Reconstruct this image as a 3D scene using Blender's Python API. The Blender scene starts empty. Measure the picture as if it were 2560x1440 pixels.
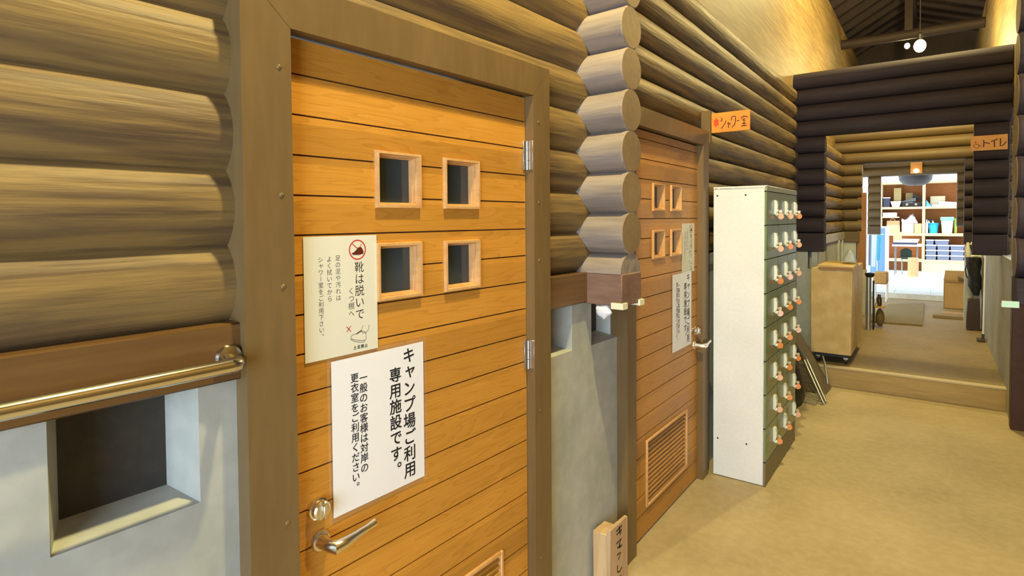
import bpy, bmesh, math, random
from mathutils import Vector, Matrix

random.seed(7)
scene = bpy.context.scene
COL = scene.collection
PI = math.pi

# ------------------------------------------------------------------ camera
cam_d = bpy.data.cameras.new('camera')
cam = bpy.data.objects.new('camera', cam_d)
COL.objects.link(cam)
scene.camera = cam
F_PX = 1440.0
yaw = math.atan((2439 - 1280) / F_PX)
pitch, roll = math.radians(1.6), math.radians(-0.42)
f0 = Vector((-math.sin(yaw), math.cos(yaw), 0)); r0 = Vector((math.cos(yaw), math.sin(yaw), 0)); u0 = Vector((0, 0, 1))
fw = f0 * math.cos(pitch) - u0 * math.sin(pitch)
u1 = u0 * math.cos(pitch) + f0 * math.sin(pitch)
rt = r0 * math.cos(roll) + u1 * math.sin(roll)
up = -r0 * math.sin(roll) + u1 * math.cos(roll)
M = Matrix.Identity(4)
for i in range(3):
    M[i][0], M[i][1], M[i][2] = rt[i], up[i], -fw[i]
M.translation = (1.0, 0.0, 1.6)
cam.matrix_world = M
cam_d.sensor_fit = 'HORIZONTAL'
cam_d.sensor_width = 36.0
cam_d.lens = 36.0 * F_PX / 2560.0
cam_d.shift_y = -131.0 / 2560.0
cam_d.clip_start = 0.05

# ------------------------------------------------------------------ view, world, daylight
scene.view_settings.view_transform = 'Standard'
scene.view_settings.look = 'None'
scene.view_settings.gamma = 1.0
scene.view_settings.use_curve_mapping = False
scene.view_settings.exposure = 0.4

world = bpy.data.worlds.new('daylight_sky')
scene.world = world
world.use_nodes = True
wn = world.node_tree.nodes
wn['Background'].inputs['Color'].default_value = (0.80, 0.90, 1.0, 1)
wn['Background'].inputs['Strength'].default_value = 2.2

# the two straight runs of the building meet at a slight angle: the far run has its own frame (u across, v along)
TH = math.atan(0.045)
O = Vector((-0.28, 2.4, 0.0))
FA = Matrix.Identity(4)
FB = Matrix.Translation(O) @ Matrix.Rotation(TH, 4, 'Z')


def light(name, kind, frame, loc, power, color, **kw):
    d = bpy.data.lights.new(name, kind)
    d.energy = power
    d.color = color
    o = bpy.data.objects.new(name, d)
    COL.objects.link(o)
    o.matrix_world = frame @ Matrix.Translation(loc) @ kw.pop('rot', Matrix.Identity(4))
    for k, v in kw.items():
        setattr(d, k, v)
    return o


WARM = (1.0, 0.82, 0.36)
# sun over the open yard at the far end, high and from behind the roof
sun = light('sun', 'SUN', FB, (0, 12, 9), 5.0, (1.0, 0.97, 0.92), angle=0.02,
            rot=Matrix.Rotation(math.radians(24), 4, 'X') @ Matrix.Rotation(math.radians(-8), 4, 'Y'))
# daylight through the open entrance behind the camera, to the right
light('entrance_daylight', 'AREA', FA, (1.9, -2.9, 1.5), 200.0, (0.66, 0.81, 1.0), shape='RECTANGLE', size=2.4, size_y=2.4,
      rot=Matrix.Rotation(math.radians(20), 4, 'Z') @ Matrix.Rotation(math.radians(90), 4, 'X'))
# ceiling lamps of the hall, above the picture
light('hall_lamp_light', 'POINT', FA, (0.50, 1.1, 4.2), 400.0, WARM, shadow_soft_size=0.06)
light('hall_lamp_light', 'POINT', FB, (1.15, 4.4, 4.35), 220.0, WARM, shadow_soft_size=0.06)


# ------------------------------------------------------------------ materials
def lin(h):
    h = h.lstrip('#')
    out = []
    for i in (0, 2, 4):
        c = int(h[i:i + 2], 16) / 255
        out.append(c / 12.92 if c <= 0.04045 else ((c + 0.055) / 1.055) ** 2.4)
    return (*out, 1.0)


def new_mat(name):
    m = bpy.data.materials.new(name)
    m.use_nodes = True
    nt = m.node_tree
    return m, nt, nt.nodes['Principled BSDF']


def plain(name, col, rough=0.5, metal=0.0, spec=0.5, emit=None, estr=0.0, trans=0.0, alpha=1.0):
    m, nt, b = new_mat(name)
    b.inputs['Base Color'].default_value = lin(col)
    b.inputs['Roughness'].default_value = rough
    b.inputs['Metallic'].default_value = metal
    b.inputs['Specular IOR Level'].default_value = spec
    b.inputs['Transmission Weight'].default_value = trans
    b.inputs['Alpha'].default_value = alpha
    if emit:
        b.inputs['Emission Color'].default_value = lin(emit)
        b.inputs['Emission Strength'].default_value = estr
    return m


def mottled(name, c1, c2, scale=(4, 4, 4), rough=0.6, bump=0.1, detail=6, c3=None, scale2=(30, 30, 30), mix2=0.35, spec=0.4, dist=0.0, lo=0.3, hi=0.7, bdist=0.004):
    """two colours mixed by a stretched noise, a finer noise over it and a bump"""
    m, nt, b = new_mat(name)
    N, L = nt.nodes, nt.links
    tc = N.new('ShaderNodeTexCoord')
    mp = N.new('ShaderNodeMapping'); mp.inputs['Scale'].default_value = scale
    L.new(tc.outputs['Object'], mp.inputs['Vector'])
    n1 = N.new('ShaderNodeTexNoise'); n1.inputs['Scale'].default_value = 1.0; n1.inputs['Detail'].default_value = detail
    n1.inputs['Distortion'].default_value = dist
    L.new(mp.outputs['Vector'], n1.inputs['Vector'])
    rp = N.new('ShaderNodeValToRGB')
    rp.color_ramp.elements[0].position = lo; rp.color_ramp.elements[0].color = lin(c1)
    rp.color_ramp.elements[1].position = hi; rp.color_ramp.elements[1].color = lin(c2)
    L.new(n1.outputs['Fac'], rp.inputs['Fac'])
    mp2 = N.new('ShaderNodeMapping'); mp2.inputs['Scale'].default_value = scale2
    L.new(tc.outputs['Object'], mp2.inputs['Vector'])
    n2 = N.new('ShaderNodeTexNoise'); n2.inputs['Scale'].default_value = 1.0; n2.inputs['Detail'].default_value = 4
    L.new(mp2.outputs['Vector'], n2.inputs['Vector'])
    rp2 = N.new('ShaderNodeValToRGB')
    rp2.color_ramp.elements[0].position = 0.42; rp2.color_ramp.elements[0].color = lin(c3 or c1)
    rp2.color_ramp.elements[1].position = 0.62; rp2.color_ramp.elements[1].color = lin(c2)
    L.new(n2.outputs['Fac'], rp2.inputs['Fac'])
    mx = N.new('ShaderNodeMix'); mx.data_type = 'RGBA'; mx.inputs['Factor'].default_value = mix2
    L.new(rp.outputs['Color'], mx.inputs['A']); L.new(rp2.outputs['Color'], mx.inputs['B'])
    L.new(mx.outputs['Result'], b.inputs['Base Color'])
    b.inputs['Roughness'].default_value = rough
    b.inputs['Specular IOR Level'].default_value = spec
    if bump:
        bp = N.new('ShaderNodeBump'); bp.inputs['Strength'].default_value = bump; bp.inputs['Distance'].default_value = bdist
        L.new(n2.outputs['Fac'], bp.inputs['Height'])
        L.new(bp.outputs['Normal'], b.inputs['Normal'])
    return m


def plank_mat(name, z0, zp, dark, mid, light_, rough=0.42):
    """cedar boarding: every board (a step of zp in height) has its own cathedral grain and tone"""
    m, nt, b = new_mat(name)
    N, L = nt.nodes, nt.links
    tc = N.new('ShaderNodeTexCoord')
    sp = N.new('ShaderNodeSeparateXYZ'); L.new(tc.outputs['Object'], sp.inputs[0])

    def math_(op, a, bb=None):
        n = N.new('ShaderNodeMath'); n.operation = op
        for i, x in enumerate((a, bb)):
            if x is None: continue
            if isinstance(x, (int, float)): n.inputs[i].default_value = x
            else: L.new(x, n.inputs[i])
        return n.outputs[0]
    k = math_('FLOOR', math_('DIVIDE', math_('SUBTRACT', sp.outputs['Z'], z0), zp))
    wn_ = N.new('ShaderNodeTexWhiteNoise'); wn_.noise_dimensions = '1D'; L.new(k, wn_.inputs['W'])
    rnd = wn_.outputs['Value']
    yy = math_('ADD', math_('MULTIPLY', sp.outputs['Y'], 1.0), math_('MULTIPLY', rnd, 37.0))
    cb = N.new('ShaderNodeCombineXYZ')
    L.new(math_('MULTIPLY', yy, 1.1), cb.inputs['X'])
    L.new(math_('MULTIPLY', sp.outputs['Z'], 11.0), cb.inputs['Y'])
    L.new(math_('MULTIPLY', rnd, 9.0), cb.inputs['Z'])
    n1 = N.new('ShaderNodeTexNoise'); n1.inputs['Scale'].default_value = 1.6; n1.inputs['Detail'].default_value = 2.0
    L.new(cb.outputs[0], n1.inputs['Vector'])
    rings = math_('FRACT', math_('MULTIPLY', n1.outputs['Fac'], 9.0))
    rr = N.new('ShaderNodeValToRGB')
    e = rr.color_ramp.elements
    e[0].position = 0.0; e[0].color = lin(light_)
    e[1].position = 0.72; e[1].color = lin(mid)
    x = e.new(0.93); x.color = lin(dark)
    x = e.new(1.0); x.color = lin(light_)
    L.new(rings, rr.inputs['Fac'])
    cb2 = N.new('ShaderNodeCombineXYZ')
    L.new(math_('MULTIPLY', yy, 6.0), cb2.inputs['X']); L.new(math_('MULTIPLY', sp.outputs['Z'], 260.0), cb2.inputs['Y'])
    n2 = N.new('ShaderNodeTexNoise'); n2.inputs['Scale'].default_value = 1.0; n2.inputs['Detail'].default_value = 3.0
    L.new(cb2.outputs[0], n2.inputs['Vector'])
    n3 = N.new('ShaderNodeTexNoise'); n3.inputs['Scale'].default_value = 3.0; n3.inputs['Detail'].default_value = 3.0
    L.new(tc.outputs['Object'], n3.inputs['Vector'])
    tone = math_('ADD', math_('ADD', math_('MULTIPLY', rnd, 0.30), 0.62), math_('ADD', math_('MULTIPLY', n2.outputs['Fac'], 0.22), math_('MULTIPLY', n3.outputs['Fac'], 0.24)))
    mixm = N.new('ShaderNodeMix'); mixm.data_type = 'RGBA'; mixm.inputs['Factor'].default_value = 0.22
    mixm.inputs['A'].default_value = lin(mid); L.new(rr.outputs['Color'], mixm.inputs['B'])
    vm = N.new('ShaderNodeVectorMath'); vm.operation = 'SCALE'
    L.new(mixm.outputs['Result'], vm.inputs[0]); L.new(tone, vm.inputs['Scale'])
    L.new(vm.outputs[0], b.inputs['Base Color'])
    b.inputs['Roughness'].default_value = rough
    b.inputs['Specular IOR Level'].default_value = 0.35
    bp = N.new('ShaderNodeBump'); bp.inputs['Strength'].default_value = 0.15; bp.inputs['Distance'].default_value = 0.002
    L.new(n2.outputs['Fac'], bp.inputs['Height']); L.new(bp.outputs['Normal'], b.inputs['Normal'])
    return m


LOGD, LOGM, LOGL = '#352b25', '#6e593b', '#a2864c'
m_log_y = mottled('log_stain_along', LOGD, LOGM, (7, 0.9, 7), 0.58, 0.75, 7, LOGL, (38, 2.6, 38), 0.5, 0.4, 0.8, 0.36, 0.64, 0.008)
m_log_x = mottled('log_cool_lit', '#6d625a', '#93867b', (1.0, 7, 7), 0.5, 0.6, 7, '#aa9c8e', (3.6, 38, 38), 0.5, 0.4, 0.8, 0.36, 0.64, 0.006)  # same logs, cool daylight on the stack put into the paler grey
m_log_dark = mottled('log_shaded', '#2a2327', '#3a3237', (1.0, 7, 7), 0.7, 0.5, 6, '#433a3e', (3.6, 38, 38), 0.4, 0.2, 0.8, 0.36, 0.64, 0.006)  # same logs, shade on the cross wall and stubs put into the colour
m_log_dark2 = mottled('log_dimmed_olive', '#4a3c28', '#675435', (1.0, 7, 7), 0.55, 0.3, 6, '#705d3c', (3.0, 34, 34), 0.35, 0.35, 0.6)  # same logs, darkened in colour to offset light from the passage bulb
m_end = mottled('log_end_grain', '#7b684d', '#927b57', (6, 6, 6), 0.6, 0.2, 5, '#7d6647', (40, 40, 40), 0.3)
m_end_dim = mottled('dimmed_log_end', '#6b5a42', '#7c6a4e', (6, 6, 6), 0.65, 0.2, 5, '#5f5039', (40, 40, 40), 0.3)  # end grain darkened in colour to offset the hall lamp
m_foot = mottled('reddish_beam_paint', '#785c4e', '#8e7160', (3, 6, 9), 0.5, 0.15, 5, '#6c5144', (8, 30, 50), 0.3)
m_beam = mottled('brown_beam_paint', '#62482a', '#755834', (6, 1.2, 9), 0.36, 0.15, 5, '#573d24', (30, 3, 60), 0.25)
m_trim = mottled('brown_frame_paint', '#6f5a39', '#7e6641', (5, 5, 1.2), 0.34, 0.08, 4, '#655233', (40, 40, 6), 0.2)
m_conc = mottled('grey_concrete', '#999d96', '#bcbfb6', (3.2, 3.2, 2.4), 0.75, 0.3, 7, '#a8aba2', (18, 18, 18), 0.35)
m_floor = mottled('sandy_concrete_floor', '#a79670', '#c8b68c', (1.6, 1.6, 1.6), 0.55, 0.12, 8, '#b39d70', (22, 22, 22), 0.3, 0.35)
m_deck = mottled('worn_timber_floor', '#7f6d48', '#958156', (2.5, 2.5, 2.5), 0.6, 0.15, 7, '#ab9a72', (26, 26, 26), 0.25, 0.3)
m_riser = mottled('step_riser_board', '#a98c52', '#bd9f63', (1.2, 4, 12), 0.6, 0.15, 5, '#967a45', (4, 20, 60), 0.3)
m_nose = plain('pale_step_nosing', '#cbb88c', 0.5)
m_yard = mottled('pale_yard_concrete', '#c7cccc', '#dde1e0', (2, 2, 2), 0.7, 0.1, 6, '#b8bfc0', (20, 20, 20), 0.25)
m_ochre = mottled('ochre_wall_board', '#77613a', '#947c4c', (2.0, 0.5, 5.0), 0.6, 0.25, 7, '#66522c', (30, 2.5, 46), 0.5, 0.35, 0.5)
m_roof = mottled('dark_roof_timber', '#281c15', '#37281d', (4, 4, 4), 0.7, 0.2, 5, '#2e221a', (20, 20, 20), 0.3)
m_door = plank_mat('cedar_boarding', 0.0, 0.0966, '#8d5a1c', '#c48a34', '#d49c4a')
m_door2 = plank_mat('cedar_boarding_second', 0.0, 0.0985, '#8a5a22', '#be883a', '#cc9850')
m_groove = plain('dark_backing_wood', '#5b3818', 0.8)  # dark brown wood behind board joints and vent slats
m_pine = mottled('pine_moulding', '#d0a066', '#deb47c', (8, 8, 8), 0.45, 0.1, 4, '#bd8b50', (12, 60, 60), 0.25)
m_glass = plain('dark_glass', '#3e4a50', 0.12, 0.0, 0.7)
m_chrome = plain('chrome', '#d6d4cc', 0.14, 1.0)
m_steel = plain('brushed_steel', '#bdbbb2', 0.32, 1.0)
m_satin = plain('satin_nickel', '#e6e2d6', 0.22, 1.0)
m_paper_w = plain('white_paper', '#f2f4fa', 0.35, 0, 0.4)
m_paper_c = plain('cream_paper', '#e3e2d2', 0.5, 0, 0.3)
m_ink = plain('black_ink', '#17171a', 0.5)
m_grey_ink = plain('grey_ink', '#4c4a46', 0.6)
m_red = plain('red_ink', '#c9433f', 0.5)
m_red2 = plain('orange_red_paint', '#f0480c', 0.5)
m_brown_ink = plain('brown_print', '#5d2317', 0.5)
m_brush = plain('brown_brush_ink', '#4e1508', 0.6)
m_film = plain('clear_laminate', '#ffffff', 0.12, 0, 0.5, alpha=0.03)
m_sign = mottled('orange_sign_board', '#d9832c', '#e89a40', (3, 3, 3), 0.5, 0.1, 4, '#cf7524', (8, 8, 50), 0.25)
m_sign2 = mottled('faded_orange_sign_board', '#c98c48', '#d69c56', (3, 3, 3), 0.55, 0.1, 4, '#bd7c3c', (8, 8, 50), 0.25)
m_lock_w = mottled('white_locker_paint', '#e0e3e4', '#eef0f0', (3, 3, 3), 0.35, 0.03, 5, '#d0cfc4', (60, 60, 60), 0.12)
m_lock_g = mottled('green_locker_paint', '#6d8054', '#80926a', (3, 3, 3), 0.28, 0.02, 4, '#75875c', (20, 20, 20), 0.2, 0.55)
m_lock_t = plain('locker_top_rim', '#a5a683', 0.4)
m_lock_b = plain('locker_plinth', '#7c7350', 0.5)
m_black = plain('black_plastic', '#161514', 0.45)
m_hole = plain('dark_hole', '#2a2622', 0.9)
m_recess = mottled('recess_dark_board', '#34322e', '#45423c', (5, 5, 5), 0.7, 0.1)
m_tagA = plain('orange_tag', '#ef9a5a', 0.4)
m_tagB = plain('peach_tag', '#f0b995', 0.4)
m_tagC = plain('deep_orange_tag', '#dd8326', 0.4)
m_tagD = plain('pink_tag', '#efc4b8', 0.4)
m_foam = plain('cream_foam', '#e9e6c8', 0.7)
m_mint = plain('mint_foam', '#b9dcc9', 0.7)
m_plastic_w = plain('crumpled_white_plastic', '#eceaf0', 0.3, 0, 0.5)
m_ply = mottled('birch_plywood', '#cba962', '#dcbf82', (2.0, 2.0, 5.0), 0.5, 0.08, 6, '#a8843f', (9, 9, 9), 0.28, 0.4, 0.8)
m_ply_e = plain('plywood_edge', '#a4733a', 0.6)
m_post = mottled('new_timber', '#cba97c', '#dcbd92', (9, 9, 1.5), 0.6, 0.15, 5, '#b58f60', (40, 40, 5), 0.3)
m_card = mottled('cardboard', '#a98550', '#b8935d', (3, 3, 3), 0.75, 0.05, 4, '#9f7b48', (14, 14, 14), 0.2)
m_mat = mottled('brown_floor_mat', '#7d6e46', '#8b7b50', (6, 6, 6), 0.85, 0.3, 5, '#6d6040', (60, 60, 60), 0.4)
m_shelf = mottled('shelf_timber', '#d2b083', '#dfc096', (3, 3, 3), 0.55, 0.05, 4, '#c39f70', (9, 40, 40), 0.2)
m_back = mottled('shelf_back_board', '#a86d38', '#bb7f44', (2, 2, 2), 0.6, 0.1, 4, '#9c6230', (5, 30, 30), 0.3)
m_bulb = plain('lit_bulb', '#fff1cf', 0.3, emit='#ffe9b8', estr=30.0)
m_bulb2 = plain('lit_plaque_bulb', '#fff1cf', 0.3, emit='#ffd79a', estr=3.0)


# ------------------------------------------------------------------ geometry
class G:
    def __init__(self):
        self.bm = bmesh.new()

    def _add(self, verts, faces, bev=0.0):
        vs = [self.bm.verts.new(v) for v in verts]
        fs = [self.bm.faces.new([vs[i] for i in f]) for f in faces]
        if bev:
            es = {e for f in fs for e in f.edges}
            bmesh.ops.bevel(self.bm, geom=list(es), offset=bev, segments=1, affect='EDGES', clamp_overlap=True)
        return vs

    def box(self, x0, x1, y0, y1, z0, z1, bev=0.0, mat=None):
        v = [Vector((x, y, z)) for x in (x0, x1) for y in (y0, y1) for z in (z0, z1)]
        if mat is not None:
            v = [mat @ p for p in v]
        self._add(v, [(0, 1, 3, 2), (4, 6, 7, 5), (0, 4, 5, 1), (2, 3, 7, 6), (0, 2, 6, 4), (1, 5, 7, 3)], bev)
        return self

    def hull8(self, pts):
        """eight corners in the order of box()"""
        self._add(pts, [(0, 1, 3, 2), (4, 6, 7, 5), (0, 4, 5, 1), (2, 3, 7, 6), (0, 2, 6, 4), (1, 5, 7, 3)])
        return self

    def tube(self, pts, r, n=10, cap=True, closed=False):
        pts = [Vector(p) for p in pts]
        rs = r if isinstance(r, (list, tuple)) else [r] * len(pts)
        rings, prev = [], None
        for i, p in enumerate(pts):
            a = pts[i - 1] if i > 0 else (pts[-1] if closed else p)
            b = pts[i + 1] if i < len(pts) - 1 else (pts[0] if closed else p)
            t = (b - a).normalized()
            if prev is None:
                h = Vector((0, 0, 1)) if abs(t.z) < 0.9 else Vector((1, 0, 0))
                s = t.cross(h).normalized()
            else:
                s = (prev - t * prev.dot(t)).normalized()
            prev = s
            q = t.cross(s)
            rings.append([self.bm.verts.new(p + (s * math.cos(2 * PI * k / n) + q * math.sin(2 * PI * k / n)) * rs[i]) for k in range(n)])
        m = len(rings)
        for i in range(m if closed else m - 1):
            A, B = rings[i], rings[(i + 1) % m]
            for k in range(n):
                self.bm.faces.new((A[k], A[(k + 1) % n], B[(k + 1) % n], B[k]))
        if cap and not closed:
            self.bm.faces.new(list(reversed(rings[0])))
            self.bm.faces.new(rings[-1])
        return self

    def log(self, p0, p1, r, n=26, jit=0.0009, chamfer=0.006):
        p0, p1 = Vector(p0), Vector(p1)
        L = (p1 - p0).length
        k = max(2, int(L / 0.16))
        pts, rs = [p0, p0.lerp(p1, chamfer / L)], [r - chamfer, r]
        for i in range(1, k):
            pts.append(p0.lerp(p1, i / k)); rs.append(r + random.uniform(-jit, jit))
        pts += [p0.lerp(p1, 1 - chamfer / L), p1]; rs += [r, r - chamfer]
        return self.tube(pts, rs, n)

    def lathe(self, prof, o, axis='Z', n=24, frame=None):
        """profile of (radius, height) about an axis through o"""
        o = Vector(o)
        ax = {'X': (Vector((0, 1, 0)), Vector((0, 0, 1)), Vector((1, 0, 0))), 'Y': (Vector((0, 0, 1)), Vector((1, 0, 0)), Vector((0, 1, 0))),
              'Z': (Vector((1, 0, 0)), Vector((0, 1, 0)), Vector((0, 0, 1)))}[axis] if frame is None else frame
        rings = []
        for r, h in prof:
            if r < 1e-6:
                rings.append([self.bm.verts.new(o + ax[2] * h)])
            else:
                rings.append([self.bm.verts.new(o + (ax[0] * math.cos(2 * PI * k / n) + ax[1] * math.sin(2 * PI * k / n)) * r + ax[2] * h) for k in range(n)])
        for A, B in zip(rings, rings[1:]):
            for k in range(n):
                j = (k + 1) % n
                if len(A) == 1 and len(B) == 1: continue
                if len(A) == 1: self.bm.faces.new((A[0], B[j], B[k]))
                elif len(B) == 1: self.bm.faces.new((A[k], A[j], B[0]))
                else: self.bm.faces.new((A[k], A[j], B[j], B[k]))
        if len(rings[0]) > 1: self.bm.faces.new(list(reversed(rings[0])))
        if len(rings[-1]) > 1: self.bm.faces.new(rings[-1])
        return self

    def prism(self, poly, d):
        """closed polygon of 3-D points swept by vector d"""
        d = Vector(d); n = len(poly)
        a = [Vector(p) for p in poly]
        vs = [self.bm.verts.new(p) for p in a] + [self.bm.verts.new(p + d) for p in a]
        self.bm.faces.new(list(reversed(vs[:n]))); self.bm.faces.new(vs[n:])
        for k in range(n):
            j = (k + 1) % n
            self.bm.faces.new((vs[k], vs[j], vs[n + j], vs[n + k]))
        return self

    def ball(self, c, r, n=14, sc=(1, 1, 1)):
        m = max(6, n // 2)
        rings = []
        c = Vector(c)
        for i in range(m + 1):
            a = PI * i / m
            if i in (0, m):
                rings.append([self.bm.verts.new(c + Vector((0, 0, r * sc[2] * math.cos(a))))])
            else:
                rings.append([self.bm.verts.new(c + Vector((r * sc[0] * math.sin(a) * math.cos(2 * PI * k / n), r * sc[1] * math.sin(a) * math.sin(2 * PI * k / n), r * sc[2] * math.cos(a)))) for k in range(n)])
        for A, B in zip(rings, rings[1:]):
            for k in range(n):
                j = (k + 1) % n
                if len(A) == 1: self.bm.faces.new((A[0], B[k], B[j]))
                elif len(B) == 1: self.bm.faces.new((A[k], B[0], A[j]))
                else: self.bm.faces.new((A[k], B[k], B[j], A[j]))
        return self

    def jitter(self, amt):
        for v in self.bm.verts:
            v.co += Vector((random.uniform(-amt, amt), random.uniform(-amt, amt), random.uniform(-amt, amt)))
        return self


BASE = {}


def to_mesh(name, g, m, base=None, recalc=True):
    bm = g.bm
    if base is not None:
        bmesh.ops.translate(bm, verts=bm.verts, vec=-Vector(base))
    if recalc:
        bmesh.ops.recalc_face_normals(bm, faces=bm.faces)
    me = bpy.data.meshes.new(name)
    bm.to_mesh(me); bm.free()
    for p in me.polygons: p.use_smooth = True
    me.set_sharp_from_angle(angle=math.radians(38))
    me.materials.append(m)
    return me


def link(name, me, parent=None):
    o = bpy.data.objects.new(name, me)
    COL.objects.link(o)
    if parent is not None: o.parent = parent
    return o


def tag(o, label=None, cat=None, group=None, kind=None):
    for k, v in (('label', label), ('category', cat), ('group', group), ('kind', kind)):
        if v: o[k] = v
    return o


def thing(name, label, cat, base, frame=FA, group=None, kind=None):
    o = bpy.data.objects.new(name, None)
    COL.objects.link(o)
    o.empty_display_size = 0.05
    o.matrix_world = frame @ Matrix.Translation(Vector(base))
    BASE[o.name] = Vector(base)
    return tag(o, label, cat, group, kind)


def part(name, g, m, root, label=None, recalc=True):
    r = root
    while r.parent is not None: r = r.parent
    b = BASE[r.name]
    o = link(name, to_mesh(name, g, m, b, recalc), root)
    if label: o['label'] = label
    return o


def solo(name, g, m, label, cat, base, frame=FA, group=None, kind=None):
    o = link(name, to_mesh(name, g, m, base))
    o.matrix_world = frame @ Matrix.Translation(Vector(base))
    BASE[o.name] = Vector(base)
    return tag(o, label, cat, group, kind)


def struct(name, g, m, label, cat='wall', frame=FA):
    return solo(name, g, m, label, cat, (0, 0, 0), frame, None, 'structure')


# lettering: glyph outlines turned into flat meshes
_gl = {}


def glyph(ch, bold):
    key = (ch, bold)
    if key not in _gl:
        c = bpy.data.curves.new('glyph', 'FONT'); c.body = ch; c.offset = bold
        o = bpy.data.objects.new('glyph', c); COL.objects.link(o)
        dg = bpy.context.evaluated_depsgraph_get()
        me = bpy.data.meshes.new_from_object(o.evaluated_get(dg))
        _gl[key] = ([tuple(v.co) for v in me.vertices], [tuple(p.vertices) for p in me.polygons])
        bpy.data.objects.remove(o); bpy.data.curves.remove(c); bpy.data.meshes.remove(me)
    return _gl[key]


def write(g, s, start, size, pitch, R, U, bold=0.0, vertical=True, squash=1.0, slant=(0, 0)):
    """characters centred one below the other (or one after the other) from the centre of the first"""
    R, U = Vector(R), Vector(U)
    p = Vector(start)
    for i, ch in enumerate(s):
        vs, fs = glyph(ch, 0.0)
        c = p + ((-U * pitch * i) if vertical else (R * pitch * i)) + R * slant[0] * i + U * slant[1] * i
        N = R.cross(U)
        for q, (ox, oz) in enumerate(((0, 0),) if not bold else ((0, 0), (bold, 0), (-bold, 0), (0, bold), (0, -bold), (bold * .7, bold * .7), (-bold * .7, bold * .7), (bold * .7, -bold * .7), (-bold * .7, -bold * .7))):
            new = []
            for (x, y, z) in vs:
                x -= 0.5; y -= 0.38
                if vertical and ch == 'ー': x, y = y * 0.9, -x
                if vertical and ch in '。、': x += 0.55; y += 0.52
                if vertical and ch in 'ャュョッ': x += 0.08; y += 0.08
                new.append(g.bm.verts.new(c + R * ((x + ox) * size * squash) + U * ((y + oz) * size) + N * (0.00004 * q)))
            for f in fs:
                try: g.bm.faces.new([new[k] for k in f])
                except ValueError: pass
    return g


def stroke(g, pts, w, N, R):
    """a flat brush stroke of width w through 3-D points, facing N"""
    N = Vector(N)
    pts = [Vector(p) for p in pts]
    L, Rr = [], []
    for i, p in enumerate(pts):
        a, b = pts[max(0, i - 1)], pts[min(len(pts) - 1, i + 1)]
        s = (b - a).normalized().cross(N) * (w / 2)
        L.append(g.bm.verts.new(p + s)); Rr.append(g.bm.verts.new(p - s))
    for i in range(len(pts) - 1):
        g.bm.faces.new((L[i], L[i + 1], Rr[i + 1], Rr[i]))
    return g

# ================================================================== STRUCTURE
R90X = Matrix.Rotation(math.radians(90), 4, 'X')
# floors
g = G(); g.box(-0.75, 5.5, -4.2, 7.4, -0.2, 0.0)
struct('floor', g, m_floor, 'sandy concrete floor of the corridor', 'floor')
g = G(); g.box(-0.4, 2.9, 3.735, 9.55, 0.001, 0.18)
deck = struct('floor_deck', g, m_deck, 'raised worn timber floor beyond the step', 'floor', FB)
g = G(); g.box(0.115, 2.9, 3.70, 3.735, 0.001, 0.172)
part('riser', g, m_riser, deck)
g = G(); g.box(0.115, 2.9, 3.692, 3.76, 0.172, 0.19, 0.004)
part('nosing', g, m_nose, deck, 'pale worn nosing of the step')
g = G(); g.box(-6, 8, 9.55, 24, 0.0, 0.262)
yard = struct('floor_yard', g, m_yard, 'pale concrete floor of the bright store room', 'floor', FB)
g = G()
for k in range(5):
    g.box(0.1 + k * 0.52, 0.1 + k * 0.52 + 0.51, 9.56, 10.4, 0.2625, 0.268, 0.003)
part('paving', g, m_yard, yard)

# --- near left wall: logs over a concrete base
PA, PB, PC = 0.167, 0.16, 0.169
AX = -0.387
g = G()
for k in range(10):
    z = 1.379 + PA * (k + 0.5) + 0.0012 * k
    if k <= 3:
        g.log((AX, -3.2, z), (AX, 0.66, z), 0.112)
        g.log((AX, 1.74, z), (AX, 2.40, z), 0.112)
    else:
        g.log((AX, -3.2, z), (AX, 2.40, z), 0.112)
g.box(-0.7, AX, -4.2, 0.66, 1.30, 4.5); g.box(-0.7, AX, 1.74, 2.42, 1.30, 4.5); g.box(-0.7, AX, 0.66, 1.74, 2.03, 4.5)
g.box(-0.7, AX + 0.02, 0.66, 1.74, 0.0, 0.02)
struct('wall_left', g, m_log_y, 'near left wall of stacked brown logs')


def splay(g, xf, xb, y0, y1, z0, z1, yi0, yi1, zi0, zi1):
    """the four splayed reveals of a recess"""
    o = [(xf, y0, z0), (xf, y1, z0), (xf, y1, z1), (xf, y0, z1)]
    i = [(xb, yi0, zi0), (xb, yi1, zi0), (xb, yi1, zi1), (xb, yi0, zi1)]
    a = [g.bm.verts.new(p) for p in o]; b = [g.bm.verts.new(p) for p in i]
    for k in range(4):
        j = (k + 1) % 4
        g.bm.faces.new((a[k], a[j], b[j], b[k]))


CX = -0.285
g = G()
holes = [(0.27, 0.527, 1.0, 1.262), (1.725, 1.985, 1.06, 1.262), (2.137, 2.372, 1.055, 1.262)]
edges_y = [-4.2]
g.box(-0.65, CX, -4.2, 0.27, 0, 1.262); g.box(-0.65, CX, 0.27, 0.527, 0, 1.0); g.box(-0.65, CX, 0.527, 0.66, 0, 1.262)
g.box(-0.65, CX, 1.70, 1.725, 0, 1.262); g.box(-0.65, CX, 1.725, 1.985, 0, 1.06); g.box(-0.65, CX, 1.985, 2.137, 0, 1.262)
g.box(-0.65, CX, 2.137, 2.372, 0, 1.055); g.box(-0.65, CX, 2.372, 2.42, 0, 1.262)
for (y0, y1, z0, z1) in holes:
    splay(g, CX, CX - 0.10, y0, y1, z0, z1, y0 + 0.036, y1 - 0.03, z0 + 0.022, z1 - 0.01)
wb = struct('wall_left_concrete', g, m_conc, 'grey concrete base of the near left wall')
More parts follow.
